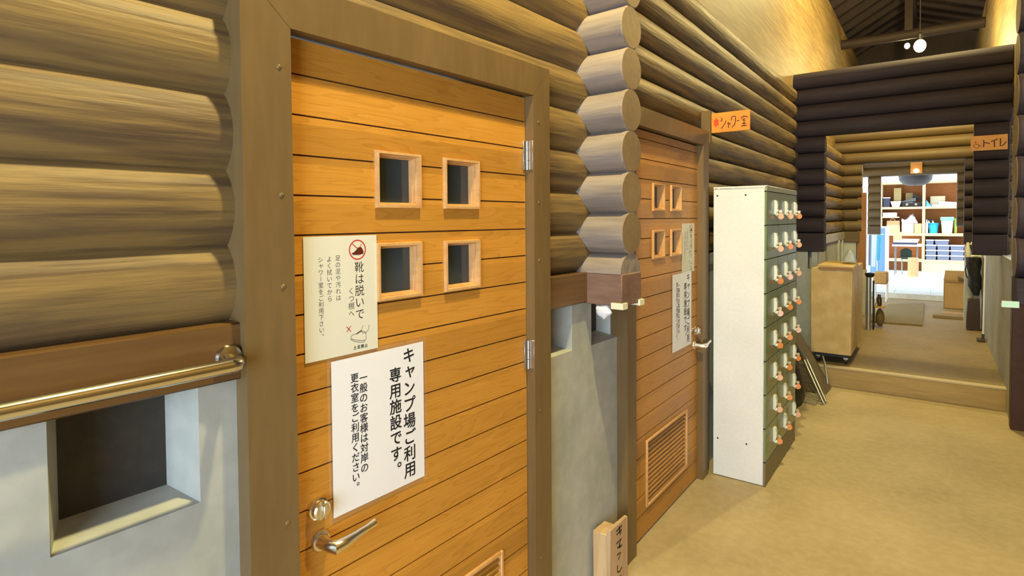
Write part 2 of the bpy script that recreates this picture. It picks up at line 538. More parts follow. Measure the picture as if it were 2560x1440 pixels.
for (y0, y1, z0, z1) in holes:
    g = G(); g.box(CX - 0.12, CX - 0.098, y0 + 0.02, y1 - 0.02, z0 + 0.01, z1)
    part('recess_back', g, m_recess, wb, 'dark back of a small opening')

g = G(); g.box(-0.42, -0.262, -3.2, 0.62, 1.252, 1.378, 0.004)
struct('trim_1', g, m_beam, 'brown beam under the logs left of the first door', 'trim')
g = G(); g.box(-0.42, -0.262, 1.76, 2.07, 1.252, 1.378, 0.004)
struct('trim_2', g, m_beam, 'short brown beam between first door and log corner', 'trim')

# --- log corner that sticks out between the two doors
g = G()
for k in range(11):
    z = 1.375 + PA * (k + 1)
    g.log((-0.60, 2.152, z), (-0.10, 2.152, z), 0.0885, 26, 0.0012, 0.005)
# half log lying on the foot beam
n = 14
g.prism([(-0.60, 2.152 + 0.0865 * math.cos(PI * i / n), 1.376 + 0.083 * math.sin(PI * i / n)) for i in range(n + 1)], (0.495, 0, 0))
sk = struct('wall_corner', g, m_log_x, 'stack of log ends projecting between the two doors')
g = G()
for k in range(11):
    z = 1.375 + PA * (k + 1)
    g.lathe([(0.0, 0.002), (0.0825, 0.0015), (0.083, 0.0)], (-0.10, 2.152, z), 'X', 26)
part('end_grain', g, m_end, sk, 'ochre cut ends of the logs')
g = G(); g.box(-0.60, -0.10, 2.066, 2.239, 1.246, 1.376, 0.004)
part('foot_beam', g, m_foot, sk, 'squared brown beam under the log ends')

# --- far left wall
g = G()
for k in range(10):
    z = 1.366 + PB * (k + 0.5)
    g.log((-0.085, 1.05 if k <= 3 else -0.22, z), (-0.085, 4.36, z), 0.0825)
    if k <= 3: g.log((-0.085, -0.22, z), (-0.085, 0.02, z), 0.0825)
g.box(-0.5, -0.085, 1.05, 4.4, 1.25, 3.0); g.box(-0.5, -0.085, -0.2, 1.05, 2.05, 3.0)
struct('wall_left_far', g, m_log_y, 'far left wall of stacked brown logs above the lockers', 'wall', FB)
g = G(); g.box(-0.5, -0.006, 1.10, 4.40, 0, 1.30); g.box(-0.5, -0.04, -0.02, 1.10, -0.01, 0.012)
g.box(-0.09, -0.006, 1.10, 4.3, 1.25, 1.37)
struct('wall_left_far_concrete', g, m_conc, 'grey concrete base behind the lockers', 'wall', FB)
g = G(); g.box(-0.40, -0.05, -0.3, 10.6, 2.9, 4.62)
g.box(-0.40, -0.02, 4.42, 10.6, 2.44, 2.95)
struct('wall_left_upper', g, m_ochre, 'ochre board wall above the left logs', 'wall', FB)
g = G(); g.box(-0.7, -0.35, -4.2, 2.5, 3.0, 4.62)
struct('wall_left_upper_near', g, m_ochre, 'ochre board wall above the near logs')

# --- cross wall with its wide opening
g = G()
VC, RC = 4.335, 0.0862
for k in range(10):
    z = 1.43 + PC * (k + 0.5)
    if k <= 5:
        g.log((-0.4, VC, z), (0.25, VC, z), RC)
        g.log((1.455, VC, z), (1.705, VC, z), RC)
    else:
        g.log((-0.4, VC, z), (1.72, VC, z), RC)
g.box(-0.4, 0.25, 4.25, 4.42, 1.24, 1.432, 0.006)
g.box(1.455, 1.70, 4.25, 4.42, 1.245, 1.432, 0.006)
struct('wall_back', g, m_log_dark, 'log cross wall over the wide opening, shade put in its dark colour', 'wall', FB)
g = G(); g.box(-0.4, 0.10, 4.27, 4.40, 0, 1.24); g.box(0.135, 0.19, 4.27, 4.40, 0, 1.24); g.box(0.10, 0.135, 4.27, 4.40, 0, 1.06)
g.box(0.10, 0.135, 4.385, 4.40, 1.06, 1.24)
struct('wall_back_concrete', g, m_conc, 'concrete pier under the left log stub', 'wall', FB)

# --- passage behind the cross wall
g = G()
for k in range(7):
    z = 1.385 + 0.163 * (k + 0.5)
    g.log((0.03, 4.40, z), (0.03, 7.4, z), 0.086)
struct('wall_passage_left', g, m_log_y, 'log wall along the left of the passage', 'wall', FB)
g = G(); g.box(-0.3, 0.10, 4.42, 5.50, 0.18, 1.28); g.box(-0.3, 0.10, 5.62, 7.4, 0.18, 1.28); g.box(-0.3, 0.02, 5.5, 5.62, 0.18, 1.28)
g.box(0.10, 0.125, 6.55, 6.66, 0.18, 1.28, 0.004); g.box(0.10, 0.125, 6.95, 7.02, 0.18, 1.28, 0.004)
struct('wall_passage_left_concrete', g, m_conc, 'concrete base along the left of the passage', 'wall', FB)
g = G(); g.box(-0.1, 0.118, 4.42, 7.2, 1.28, 1.385, 0.004)
struct('trim_3', g, plain('pale_grey_beam', '#a7a294', 0.5), 'pale grey beam along the passage wall', 'trim', FB)
g = G()
for k in range(12):
    z = 1.385 + 0.163 * (k + 0.5)
    if k <= 5:
        g.log((-0.2, 7.285, z), (0.325, 7.285, z), 0.086)
    elif k <= 9:
        g.log((-0.2, 7.285, z), (1.72, 7.285, z), 0.086)
g.box(-0.2, 0.30, 7.20, 7.37, 1.235, 1.387, 0.005)
w2 = struct('wall_passage_end', g, m_log_dark2, 'second log cross wall with a lower opening', 'wall', FB)
g = G()
for k in range(6):
    g.lathe([(0.0, 0.002), (0.078, 0.0015), (0.079, 0.0)], (0.325, 7.285, 1.385 + 0.163 * (k + 0.5)), 'X', 20)
part('end_grain', g, m_conc, w2, 'cut ends with light put in their pale colour')  # pale concrete colour stands in for light falling on the ends
g = G()
for k in range(6): g.log((1.485, 7.285, 1.385 + 0.163 * (k + 0.5)), (1.66, 7.285, 1.385 + 0.163 * (k + 0.5)), 0.086)
g.box(1.485, 1.66, 7.20, 7.37, 1.235, 1.387, 0.005)
struct('wall_passage_stub', g, m_log_dark, 'log stub at the right of the second opening, shade put in its dark colour', 'wall', FB)
g = G(); g.box(0.262, 0.385, 7.205, 7.37, 0.18, 0.84, 0.004); g.box(-0.2, 0.26, 7.22, 7.35, 0.18, 1.235); g.box(1.5, 1.66, 7.22, 7.35, 0.18, 1.235)
struct('wall_passage_end_concrete', g, m_conc, 'concrete piers under the second cross wall', 'wall', FB)
g = G(); g.box(0.27, 0.375, 7.24, 7.36, 0.841, 1.95, 0.004)
struct('trim_4', g, mottled('orange_brown_post', '#8f5f2e', '#a3703a', (6, 6, 1), 0.5, 0.1, 4), 'orange brown post at the left of the second opening', 'trim', FB)
g = G()
for k in range(10):
    z = 1.42 + 0.158 * (k + 0.5)
    if k <= 5:
        g.log((0.135, 10.585, z), (0.345, 10.585, z), 0.086)
        g.log((1.49, 10.585, z), (1.75, 10.585, z), 0.086)
    else:
        g.log((-0.05, 10.585, z), (1.75, 10.585, z), 0.086)
g.box(0.135, 0.345, 10.50, 10.67, 1.265, 1.422, 0.005)
struct('wall_passage_outer', g, m_log_dark2, 'third log wall before the bright store room', 'wall', FB)
# right side of the passage
g = G(); g.box(1.66, 2.0, 4.25, 10.6, 0.0, 1.25); g.box(1.66, 1.95, 3.28, 4.25, 0.0, 1.25)
struct('wall_right_concrete', g, m_conc, 'grey concrete wall along the right of the passage', 'wall', FB)
g = G()
for k in range(8):
    z = 1.25 + 0.167 * (k + 0.5)
    g.log((1.745, 4.4, z), (1.745, 10.6, z), 0.088)
struct('wall_right_far', g, m_log_y, 'log wall along the right of the passage', 'wall', FB)
g = G(); g.box(1.72, 2.0, 3.28, 10.6, 2.55, 4.62)
struct('wall_right_upper', g, m_ochre, 'ochre board wall above the right side', 'wall', FB)
g = G(); g.box(1.66, 3.0, 3.30, 3.5, 0, 2.6)
g.box(2.75, 3.0, -7.0, 3.4, 0, 4.62); g.box(2.0, 3.0, 3.3, 3.5, 2.6, 4.62)
struct('wall_right', g, m_log_y, 'right side of the hall', 'wall', FB)
g = G(); g.box(1.645, 1.80, 3.19, 3.30, 0, 2.12, 0.004)
struct('trim_5', g, mottled('maroon_post_paint', '#40271a', '#513323', (6, 6, 1.2), 0.45, 0.1, 4), 'dark brown door post at the right edge', 'trim', FB)
# log corner at the right edge of the view
g = G()
for k in range(11):
    g.log((1.44, 0.70, 1.345 + PA * (k + 0.5)), (2.8, 0.70, 1.345 + PA * (k + 0.5)), 0.0885, 24, 0.0012, 0.008)
rc = struct('wall_corner_right', g, m_log_dark, 'stack of log ends at the right edge', 'wall', FB)
g = G()
for k in range(11):
    g.lathe([(0.0, -0.002), (0.080, -0.0015), (0.081, 0.0)], (1.44, 0.70, 1.345 + PA * (k + 0.5)), 'X', 22)
part('end_grain', g, m_end_dim, rc, 'ochre cut ends of the logs')
g = G(); g.box(1.44, 2.8, 0.61, 0.79, 1.24, 1.346, 0.004)
part('foot_beam', g, m_log_dark, rc, 'squared beam under the log ends')
g = G(); g.box(1.75, 2.8, 0.63, 0.77, 0.0, 1.24)
struct('wall_corner_right_concrete', g, m_conc, 'concrete pier under the right log corner', 'wall', FB)
# rear wall behind the camera
g = G(); g.box(-0.7, 5.5, -4.4, -4.2, 0, 5.6)
struct('wall_rear', g, m_log_x, 'rear end of the hall')

# --- roof
UR, ZR, ZE = 0.83, 5.35, 4.45
g = G()
for (ua, ub) in ((-0.75, UR), (3.1, UR)):
    za = ZE - (0.0 if ua < 0 else 0.0)
    g.hull8([(ua, -7.0, za), (ua, -7.0, za + 0.05), (ua, 10.9, za), (ua, 10.9, za + 0.05),
             (ub, -7.0, ZR), (ub, -7.0, ZR + 0.05), (ub, 10.9, ZR), (ub, 10.9, ZR + 0.05)])
roof = struct('ceiling', g, m_roof, 'dark open timber roof', 'ceiling', FB)


def rafter_mesh(ua, za):
    g = G()
    g.hull8([(ua, -0.035, za - 0.14), (ua, -0.035, za - 0.002), (ua, 0.035, za - 0.14), (ua, 0.035, za - 0.002),
             (UR, -0.035, ZR - 0.14), (UR, -0.035, ZR - 0.002), (UR, 0.035, ZR - 0.14), (UR, 0.035, ZR - 0.002)])
    return to_mesh('rafter', g, m_roof)


ml = [rafter_mesh(-0.75, ZE), rafter_mesh(3.1, ZE)]
for k in range(15):
    for me in ml:
        o = link('rafter', me, roof); o.location = (0, 4.2 + 0.45 * k, 0)
g = G(); g.box(UR - 0.06, UR + 0.06, -7, 10.8, ZR - 0.26, ZR - 0.06)
part('ridge_beam', g, m_roof, roof)
for v in (1.2, 8.1):
    g = G(); g.log((-0.05, v, 4.33), (1.72, v, 4.33), 0.075, 16, 0.002)
    part('tie_beam', g, m_roof, roof, 'round tie beam across the roof')
    g = G(); g.box(UR - 0.05, UR + 0.05, v - 0.05, v + 0.05, 4.35, 5.2)
    part('king_post', g, m_roof, roof)
g = G(); g.prism([(-0.75, 10.72, 2.55), (3.1, 10.72, 2.55), (3.1, 10.72, 4.44), (UR, 10.72, 5.34), (-0.75, 10.72, 4.44)], (0, 0.06, 0))
part('gable', g, m_roof, roof)


# ================================================================== DOORS
def make_door(name, label, frame, xo, y0, y1, ztop, zhead, youter0, youter1, z_g0, zp, win, vent, dm, hinge_side):
    """framed and boarded door; xo is the front of its frame, hinge_side +1 when the hinges are on the far side"""
    root = thing(name, label, 'door', (xo, (y0 + y1) / 2, 0), frame, None, 'structure')
    xl = xo - 0.037
    g = G()
    e_ = 0.0009                                        # mitred corners
    D_ = (-0.16, 0, 0)
    g.prism([(xo, youter0, 0), (xo, y0, 0), (xo, y0, ztop - e_), (xo, youter0, zhead - e_)], D_)
    g.prism([(xo, y1, 0), (xo, youter1, 0), (xo, youter1, zhead - e_), (xo, y1, ztop - e_)], D_)
    g.prism([(xo, y0, ztop + e_), (xo, y1, ztop + e_), (xo, youter1, zhead + e_), (xo, youter0, zhead + e_)], D_)
    for yy in ((youter0 + y0) / 2 + 0.03, (youter1 + y1) / 2 - 0.02):
        for zz in (0.35, 0.9, 1.45, 1.66, 1.95):
            g.ball((xo, yy, zz), 0.006, 8, (0.5, 1, 1))
    part('door_frame', g, m_trim, root)
    # boards with the four window holes left out
    gaps = [z_g0 - zp * k for k in range(0, 20)]
    zz = sorted({0.012, ztop - 0.006} | {z for z in gaps if 0.02 < z < ztop - 0.02} | {w[2] for w in win} | {w[3] for w in win} | {vent[2], vent[3]})
    bd, bk = G(), G()
    a, b = y0 + 0.002, y1 - 0.003
    for za, zb in zip(zz, zz[1:]):
        zm = (za + zb) / 2
        cut = sorted([(w[0], w[1]) for w in win + [vent] if w[2] < zm < w[3]])
        segs, s = [], a
        for c0, c1 in cut:
            segs.append((s, c0)); s = c1
        segs.append((s, b))
        la = 0.0022 if any(abs(za - q) < 1e-6 for q in gaps) else 0.0
        lb = 0.0022 if any(abs(zb - q) < 1e-6 for q in gaps) else 0.0
        for s0, s1 in segs:
            bd.box(xl - 0.014, xl, s0, s1, za + la, zb - lb)
            bk.box(xl - 0.036, xl - 0.006, s0, s1, za, zb)
    leaf = part('leaf', bd, dm, root)
    o = part('groove_backing', bk, m_groove, leaf)
    for (w0, w1, w2_, w3) in win:
        g = G(); t = 0.017
        loops = []
        for (ins, dx) in ((0.0, 0.0), (0.0015, 0.010), (0.0085, 0.0105), (0.0095, -0.004), (0.0135, -0.005), (0.0145, -0.016), (0.0165, -0.017), (0.0170, -0.034)):
            loops.append([g.bm.verts.new((xl + dx, yy, zz_)) for yy, zz_ in ((w0 + ins, w2_ + ins), (w1 - ins, w2_ + ins), (w1 - ins, w3 - ins), (w0 + ins, w3 - ins))])
        for A_, B_ in zip(loops, loops[1:]):
            for k in range(4):
                j = (k + 1) % 4
                g.bm.faces.new((A_[k], A_[j], B_[j], B_[k]))
        wf = part('window_frame', g, m_pine, root, 'square pine moulding round a small pane')
        g = G(); g.box(xl - 0.036, xl - 0.030, w0 + t, w1 - t, w2_ + t, w3 - t)
        part('pane', g, m_glass, wf)
    v0, v1, v2, v3 = vent
    g = G(); t = 0.014
    for (p0, p1, q0, q1) in ((v0, v0 + t, v2, v3), (v1 - t, v1, v2, v3), (v0 + t, v1 - t, v2, v2 + t), (v0 + t, v1 - t, v3 - t, v3)):
        g.box(xl - 0.02, xl + 0.009, p0, p1, q0, q1, 0.003)
    vf = part('vent_frame', g, m_pine, root)
    g = G(); nsl = 13; st = (v3 - v2 - 2 * t) / nsl
    for k in range(nsl):
        zc = v2 + t + st * (k + 0.5)
        g.hull8([(xl - 0.022, v0 + t, zc + 0.006), (xl - 0.022, v0 + t, zc + 0.011), (xl - 0.022, v1 - t, zc + 0.006), (xl - 0.022, v1 - t, zc + 0.011),
                 (xl + 0.002, v0 + t, zc - 0.011), (xl + 0.002, v0 + t, zc - 0.005), (xl + 0.002, v1 - t, zc - 0.011), (xl + 0.002, v1 - t, zc - 0.005)])
    part('slats', g, dm, vf)
    g = G(); g.box(xl - 0.04, xl - 0.03, v0 + t, v1 - t, v2 + t, v3 - t)
    part('vent_back', g, m_groove, vf)
    # hinges
    yh = y1 if hinge_side > 0 else y0
    for zc in (1.83, 1.11, 0.21):
        g = G()
        g.box(xl + 0.001, xl + 0.004, yh - 0.018, yh + 0.0, zc - 0.052, zc + 0.052, 0.001)
        g.box(xl + 0.001, xo - 0.002, yh - 0.0028 if hinge_side > 0 else yh, yh if hinge_side > 0 else yh + 0.0028, zc - 0.052, zc + 0.052, 0.001)
        hg = part('hinge', g, m_steel, root)
        g = G()
        for q in range(3):
            g.tube([(xl + 0.011, yh - 0.004 * hinge_side, zc - 0.052 + q * 0.035), (xl + 0.011, yh - 0.004 * hinge_side, zc - 0.019 + q * 0.035)], 0.0075, 12)
        part('knuckle', g, m_steel, hg)
    return root, xl


win1 = [(0.988, 1.151, 1.634, 1.792), (1.245, 1.406, 1.634, 1.792), (0.988, 1.151, 1.378, 1.538), (1.245, 1.406, 1.378, 1.536)]
d1, X1 = make_door('door_1', 'near cedar boarded door in a brown frame', FA, -0.235, 0.726, 1.662, 2.043, 2.152, 0.6085, 1.762,
                   1.952, 0.0966, win1, (0.93, 1.513, 0.13, 0.452), m_door, 1)
win2 = [(0.335, 0.492, 1.638, 1.782), (0.586, 0.742, 1.638, 1.782), (0.335, 0.492, 1.392, 1.540), (0.586, 0.742, 1.392, 1.540)]
d2, X2 = make_door('door_2', 'far cedar boarded door between the log corner and the white locker', FB, 0.047, 0.06, 1.03, 2.04, 2.13, -0.036, 1.135,
                   1.993, 0.0985, win2, (0.255, 0.845, 0.140, 0.482), m_door2, -1)


def handle_set(root, xl, y, zl, zk, d, s):
    """lever on its rose below a turn lock; d is the way the lever points along the wall"""
    g = G()
    g.lathe([(0.027, 0.0), (0.027, 0.004), (0.024, 0.009), (0.012, 0.012)], (xl, y, zl), 'X', 24)
    rose = part('lever_rose', g, m_satin, root)
    g = G()
    g.tube([(xl + 0.010, y, zl), (xl + 0.030, y, zl), (xl + 0.044, y, zl), (xl + 0.060, y + d * 0.006, zl - 0.001), (xl + 0.062, y + d * 0.030, zl + 0.001),
            (xl + 0.058, y + d * 0.065, zl + 0.003), (xl + 0.056, y + d * 0.10, zl + 0.006), (xl + 0.054, y + d * 0.128, zl + 0.009)],
           [0.019, 0.0155, 0.0155, 0.017, 0.0145, 0.0105, 0.009, 0.0105], 16)
    part('lever', g, m_satin, root)
    g = G()
    g.lathe([(0.027, 0.0), (0.027, 0.012), (0.023, 0.014), (0.023, 0.026), (0.019, 0.030), (0.0, 0.031)], (xl, y - d * 0.008, zk), 'X', 24)
    lk = part('lock_turn', g, m_satin, root)
    g = G(); g.box(xl + 0.030, xl + 0.041, y - d * 0.008 - 0.004, y - d * 0.008 + 0.004, zk - 0.017, zk + 0.017, 0.002)
    part('thumb_piece', g, m_satin, lk)


handle_set(d1, X1, 0.803, 0.800, 0.886, 1, 1)
handle_set(d2, X2, 0.975, 0.835, 0.925, 1, 1)

# ================================================================== NOTICES ON THE DOORS
YV, ZV, XV = Vector((0, 1, 0)), Vector((0, 0, 1)), Vector((1, 0, 0))


def shoe_notice(frame, x, y0, z1, w, h, label):
    """y0 left edge, z1 top edge; layout in fractions measured on the sheet"""
    def Q(a, b): return Vector((x + 0.00055, y0 + a * w, z1 - b * h))
    g = G(); g.box(x - 0.0004, x + 0.0004, y0, y0 + w, z1 - h, z1)
    sh = solo('notice_sheet', g, m_paper_c, label, 'notice', (x, y0 + w / 2, z1 - h), frame, 'shoe notices on the doors')
    k = h / 0.309
    g = G()
    write(g, '靴は脱いで', Q(0.738, 0.270), 0.0305 * k, 0.0311 * k, YV, ZV, 0.0)
    part('heading', g, m_ink, sh)
    g = G()
    write(g, 'くつ棚へ', Q(0.618, 0.468), 0.0195 * k, 0.0196 * k, YV, ZV, 0.0)
    write(g, '足の泥や汚れは', Q(0.440, 0.182), 0.0160 * k, 0.0170 * k, YV, ZV, 0.0)
    write(g, 'よく拭いてから', Q(0.325, 0.186), 0.0160 * k, 0.0167 * k, YV, ZV, 0.0)
    write(g, 'シャワー室をご利用下さい。', Q(0.212, 0.186), 0.0155 * k, 0.0160 * k, YV, ZV, 0.0)
    part('lettering', g, m_grey_ink, sh)
    # no shoes ring
    c = Q(0.716, 0.122); g = G(); r = 0.0268 * k; n = 40; va = []
    for i in range(n):
        d = YV * math.cos(2 * PI * i / n) + ZV * math.sin(2 * PI * i / n)
        va.append((g.bm.verts.new(c + d * r), g.bm.verts.new(c + d * (r - 0.0036 * k))))
    for i in range(n):
        A, B = va[i], va[(i + 1) % n]; g.bm.faces.new((A[0], B[0], B[1], A[1]))
    stroke(g, [c + XV * 0.0003 + YV * -0.017 * k + ZV * 0.017 * k, c + XV * 0.0003 + YV * 0.0 + ZV * 0.003 * k], 0.0022 * k, XV, YV)
    stroke(g, [c + XV * 0.0003 + YV * 0.013 * k + ZV * 0.015 * k, c + XV * 0.0003 + YV * 0.004 * k + ZV * 0.003 * k], 0.0016 * k, XV, YV)
    part('prohibition_ring', g, m_red, sh)
    g = G()
    pts = [(-0.019, -0.008), (-0.012, -0.0065), (-0.004, 0.0), (0.002, 0.006), (0.011, 0.0068), (0.0145, 0.003), (0.018, -0.004), (0.0185, -0.011), (0.004, -0.0135), (-0.014, -0.0125)]
    vs = [g.bm.verts.new(c + XV * 0.0004 + YV * a * k + ZV * b * k) for a, b in pts]; g.bm.faces.new(vs)
    part('shoe_print', g, m_brown_ink, sh)
    g = G(); e = Q(0.575, 0.787)
    for s in (1, -1):
        stroke(g, [e + YV * -0.0065 * k + ZV * -0.0075 * k * s, e + YV * 0.0065 * k + ZV * 0.0075 * k * s], 0.0022 * k, XV, YV)
    part('red_cross', g, m_red, sh)
    g = G(); e = Q(0.74, 0.88)
    for line in ([(-0.030, 0.004), (-0.028, 0.010), (-0.020, 0.012), (-0.010, 0.013), (0.002, 0.019), (0.012, 0.014), (0.018, 0.012)],
                 [(-0.030, 0.004), (-0.029, -0.001), (-0.018, -0.007), (0.0, -0.012), (0.012, -0.013), (0.018, -0.006), (0.018, 0.012)],
                 [(-0.029, 0.002), (-0.014, -0.004), (0.004, -0.008), (0.016, -0.009)],
                 [(0.003, 0.019), (0.009, 0.032)], [(0.019, 0.011), (0.026, 0.018), (0.029, 0.030)], [(0.003, 0.017), (0.008, 0.011), (0.017, 0.010)]):
        stroke(g, [e + YV * a * k + ZV * b * k for a, b in line], 0.0013 * k, XV, YV)
    stroke(g, [e + YV * -0.012 * k + ZV * 0.0125 * k + XV * 0.0002, e + YV * 0.003 * k + ZV * 0.0185 * k + XV * 0.0002], 0.0035 * k, XV, YV)
    part('shoe_drawing', g, m_grey_ink, sh)
    g = G(); write(g, '土足禁止', Q(0.66, 0.955), 0.0105 * k, 0.0118 * k, YV, ZV, 0.012, False)
    part('caption', g, m_ink, sh)
    return sh


def camp_notice(frame, x, y0, z1, w, h, label, lam):
    def Q(a, b): return Vector((x + 0.00055, y0 + a * w, z1 - b * h))
    k = h / 0.405
    g = G(); g.box(x - 0.0004, x + 0.0004, y0, y0 + w, z1 - h, z1)
    sh = solo('notice_sheet', g, m_paper_w, label, 'notice', (x, y0 + w / 2, z1 - h), frame, 'camp notices on the doors')
    g = G()
    write(g, 'キャンプ場ご利用', Q(0.822, 0.075), 0.0470 * k, 0.0478 * k, YV, ZV, 0.016)
    write(g, '専用施設です。', Q(0.660, 0.190), 0.0440 * k, 0.0452 * k, YV, ZV, 0.016)
    part('heading', g, m_ink, sh)
    g = G()
    write(g, '一般のお客様は対岸の', Q(0.312, 0.150), 0.0270 * k, 0.0272 * k, YV, ZV, 0.010)
    write(g, '更衣室をご利用ください。', Q(0.222, 0.137), 0.0262 * k, 0.0266 * k, YV, ZV, 0.010)
    part('lettering', g, m_ink, sh)
    g = G(); g.box(x - 0.0006, x - 0.0005, y0 - lam, y0 + w + lam, z1 - h - lam, z1 + lam)
    part('laminate_film', g, m_film, sh, 'clear laminate border')
    return sh


shoe_notice(FA, X1 + 0.0022, 0.7695, 1.561, 0.2195, 0.309, 'cream shoes-off notice high on the near door')
camp_notice(FA, X1 + 0.0040, 0.841, 1.242, 0.311, 0.402, 'large white campsite notice with bold black writing on the near door', 0.012)
shoe_notice(FB, X2 + 0.0022, 0.762, 1.570, 0.208, 0.284, 'cream shoes-off notice at the right edge of the far door')
camp_notice(FB, X2 + 0.0040, 0.612, 1.288, 0.302, 0.432, 'white campsite notice by the lever of the far door', 0.012)

# ================================================================== THINGS NEAR THE DOORS
t = thing('grab_rail', 'chrome grab rail along the beam left of the near door', 'rail', (-0.262, 0.584, 1.304))
g = G()
g.tube([(-0.205, -0.62, 1.300), (-0.205, 0.40, 1.300), (-0.205, 0.565, 1.300)], 0.0155, 20, True)
part('rail_tube', g, m_chrome, t)
for yy in (0.582, -0.62):
    g = G()
    g.lathe([(0.030, 0.0), (0.030, 0.004), (0.026, 0.010), (0.016, 0.013)], (-0.262, yy, 1.304), 'X', 28)
    fl = part('flange', g, m_chrome, t)
    g = G(); g.tube([(-0.252, yy, 1.303), (-0.225, yy, 1.302), (-0.213, yy - 0.003, 1.301), (-0.206, yy - 0.010, 1.300), (-0.205, yy - 0.022 if yy > 0 else yy + 0.02, 1.300)], [0.012, 0.0125, 0.0155, 0.0165, 0.0165], 16)
    part('bracket', g, m_chrome, fl)


def guard(base, sy, name_label, frame=FA, m=m_foam):
    """L shaped corner protector hugging the lower edge of the foot beam"""
    x, y, z = base
    g = G(); d = 1 if sy < 0 else -1; t_ = 0.009
    g.prism([(x - 0.045, y - d * t_, z - 0.010), (x + t_, y - d * t_, z - 0.010), (x + t_, y + d * 0.032, z - 0.010), (x, y + d * 0.032, z - 0.010), (x, y, z - 0.010), (x - 0.045, y, z - 0.010)], (0, 0, 0.025))
    g.box(x - 0.045, x - 0.0002, min(y + d * 0.0002, y + d * 0.03), max(y + d * 0.0002, y + d * 0.03), z - 0.010, z - 0.0002)
    return solo('corner_guard', g, m, name_label, 'corner guard', base, frame)


guard((-0.0995, 2.0655, 1.2455), -1, 'cream foam guard on the near lower corner of the projecting beam')
guard((-0.0995, 2.2395, 1.2455), 1, 'cream foam guard on the far lower corner of the projecting beam')

g = G()
g.bm.free(); g.bm = bmesh.new()
bmesh.ops.create_icosphere(g.bm, subdivisions=3, radius=1.0)
rr = random.Random(3)
for v in g.bm.verts:
    a = math.atan2(v.co.z, v.co.x)
    s = 1.0 + 0.22 * math.sin(5 * a + 2) * 0.5 + rr.uniform(-0.05, 0.05)
    q = v.co * s
    wid = 1.0 if q.z > 0 else 1.0 + q.z * 0.55
    v.co = Vector((q.x * 0.038 * wid - 0.190, q.y * 0.010 + 2.075, 1.217 + q.z * 0.029))
solo('crumpled_wrap', g, m_plastic_w, 'crumpled white plastic wrap tucked under the projecting beam', 'plastic wrap', (-0.182, 2.075, 1.246))

# wooden block with a written board, standing on the floor between the doors
t = thing('wooden_sign_post', 'raw timber post with a handwritten board standing below the log corner', 'sign post', (-0.235, 2.2, 0))
g = G(); g.box(-0.268, -0.196, 2.115, 2.215, 0.0, 0.262, 0.003)
part('post', g, m_post, t)
g = G(); g.box(-0.195, -0.178, 2.105, 2.262, 0.0, 0.292, 0.002)
part('board', g, mottled('pinkish_board', '#b99a76', '#cdb08c', (9, 9, 2), 0.6, 0.1, 4, '#a9876a', (40, 40, 6), 0.3), t)
g = G(); XW = -0.1774
for i, ls in enumerate(([[(-0.02, 0.012), (0.02, 0.018)], [(0.0, 0.024), (0.004, -0.01)], [(-0.018, -0.004), (0.018, 0.002), (0.006, -0.018)]],
                        [[(-0.02, 0.01), (0.016, 0.014), (0.0, -0.006)], [(-0.014, -0.010), (0.02, -0.018)], [(0.002, 0.0), (0.004, -0.022)]],
                        [[(-0.016, 0.012), (0.012, 0.008), (-0.006, -0.014)]],
                        [[(-0.012, 0.016), (-0.012, -0.012), (0.004, -0.02), (0.018, -0.008)]],
                        [[(-0.01, 0.012), (0.014, 0.008)], [(-0.012, -0.01), (0.016, -0.014)]])):
    for l in ls:
        stroke(g, [Vector((XW, 2.183 + a * 1.3, 0.255 - i * 0.052 + b)) for a, b in l], 0.008, XV, YV)
part('lettering', g, plain('faded_brush_ink', '#4a3c1e', 0.7), t)

# ================================================================== LOCKER
LU0, LU1, LV0, LV1, LZ = 0.07, 0.378, 1.150, 2.056, 1.786
t = thing('shoe_locker', 'tall locker with white side and green doors carrying orange key tags', 'locker', (0.22, 1.6, 0), FB)
g = G(); g.box(LU0, LU1 - 0.012, LV0, LV1, 0.003, LZ, 0.004)
part('body', g, m_lock_w, t, 'white painted side panel')
g = G(); g.box(LU1 - 0.0118, LU1, LV0, LV1, 0.003, 0.142, 0.002)
part('plinth', g, m_lock_b, t, 'grubby olive plinth')
g = G(); g.box(LU1 - 0.013, LU1 + 0.002, LV0, LV1, 1.757, LZ + 0.001, 0.002)
part('top_rim', g, m_lock_t, t, 'pale olive top rim')
g = G(); g.box(LU0, LU1, LV0, LV1 + 0.0, LZ - 0.016, LZ + 0.004, 0.002)
for k in range(4): g.ball((LU0 + 0.03 + k * 0.085, LV0, LZ - 0.006), 0.006, 8, (1, 0.4, 1))
part('lid', g, m_lock_w, t)
for (a, z) in ((0.024, LZ - 0.05), (0.19, LZ - 0.05), (0.03, 0.235), (0.20, 0.235)):
    g = G(); g.lathe([(0.0055, -0.0008), (0.0, -0.0012)], (LU0 + a, LV0, z), 'Y', 10)
    part('screw_hole', g, m_hole, t)
g = G()
CW, RH, ZT = (LV1 - LV0) / 3, 0.2015, 1.756
for c in range(1, 3): g.box(LU1 - 0.0125, LU1 - 0.004, LV0 + c * CW - 0.004, LV0 + c * CW + 0.004, 0.142, 1.757)
for r_ in range(0, 9): g.box(LU1 - 0.0125, LU1 - 0.004, LV0, LV1, ZT - r_ * RH - 0.003, ZT - r_ * RH + 0.003)
part('front_frame', g, m_hole, t)
gd = G(); gd.box(LU1 - 0.012, LU1, LV0 + 0.003, LV0 + CW - 0.002, ZT - RH + 0.002, ZT - 0.002, 0.002)
gd.box(LU1, LU1 + 0.0015, LV0 + 0.03, LV0 + 0.10, ZT - 0.15, ZT - 0.05, 0.001)
me_door = to_mesh('locker_door', gd, m_lock_g, BASE[t.name])
gh = G(); hv, hz = LV0 + 0.215, ZT - 0.048
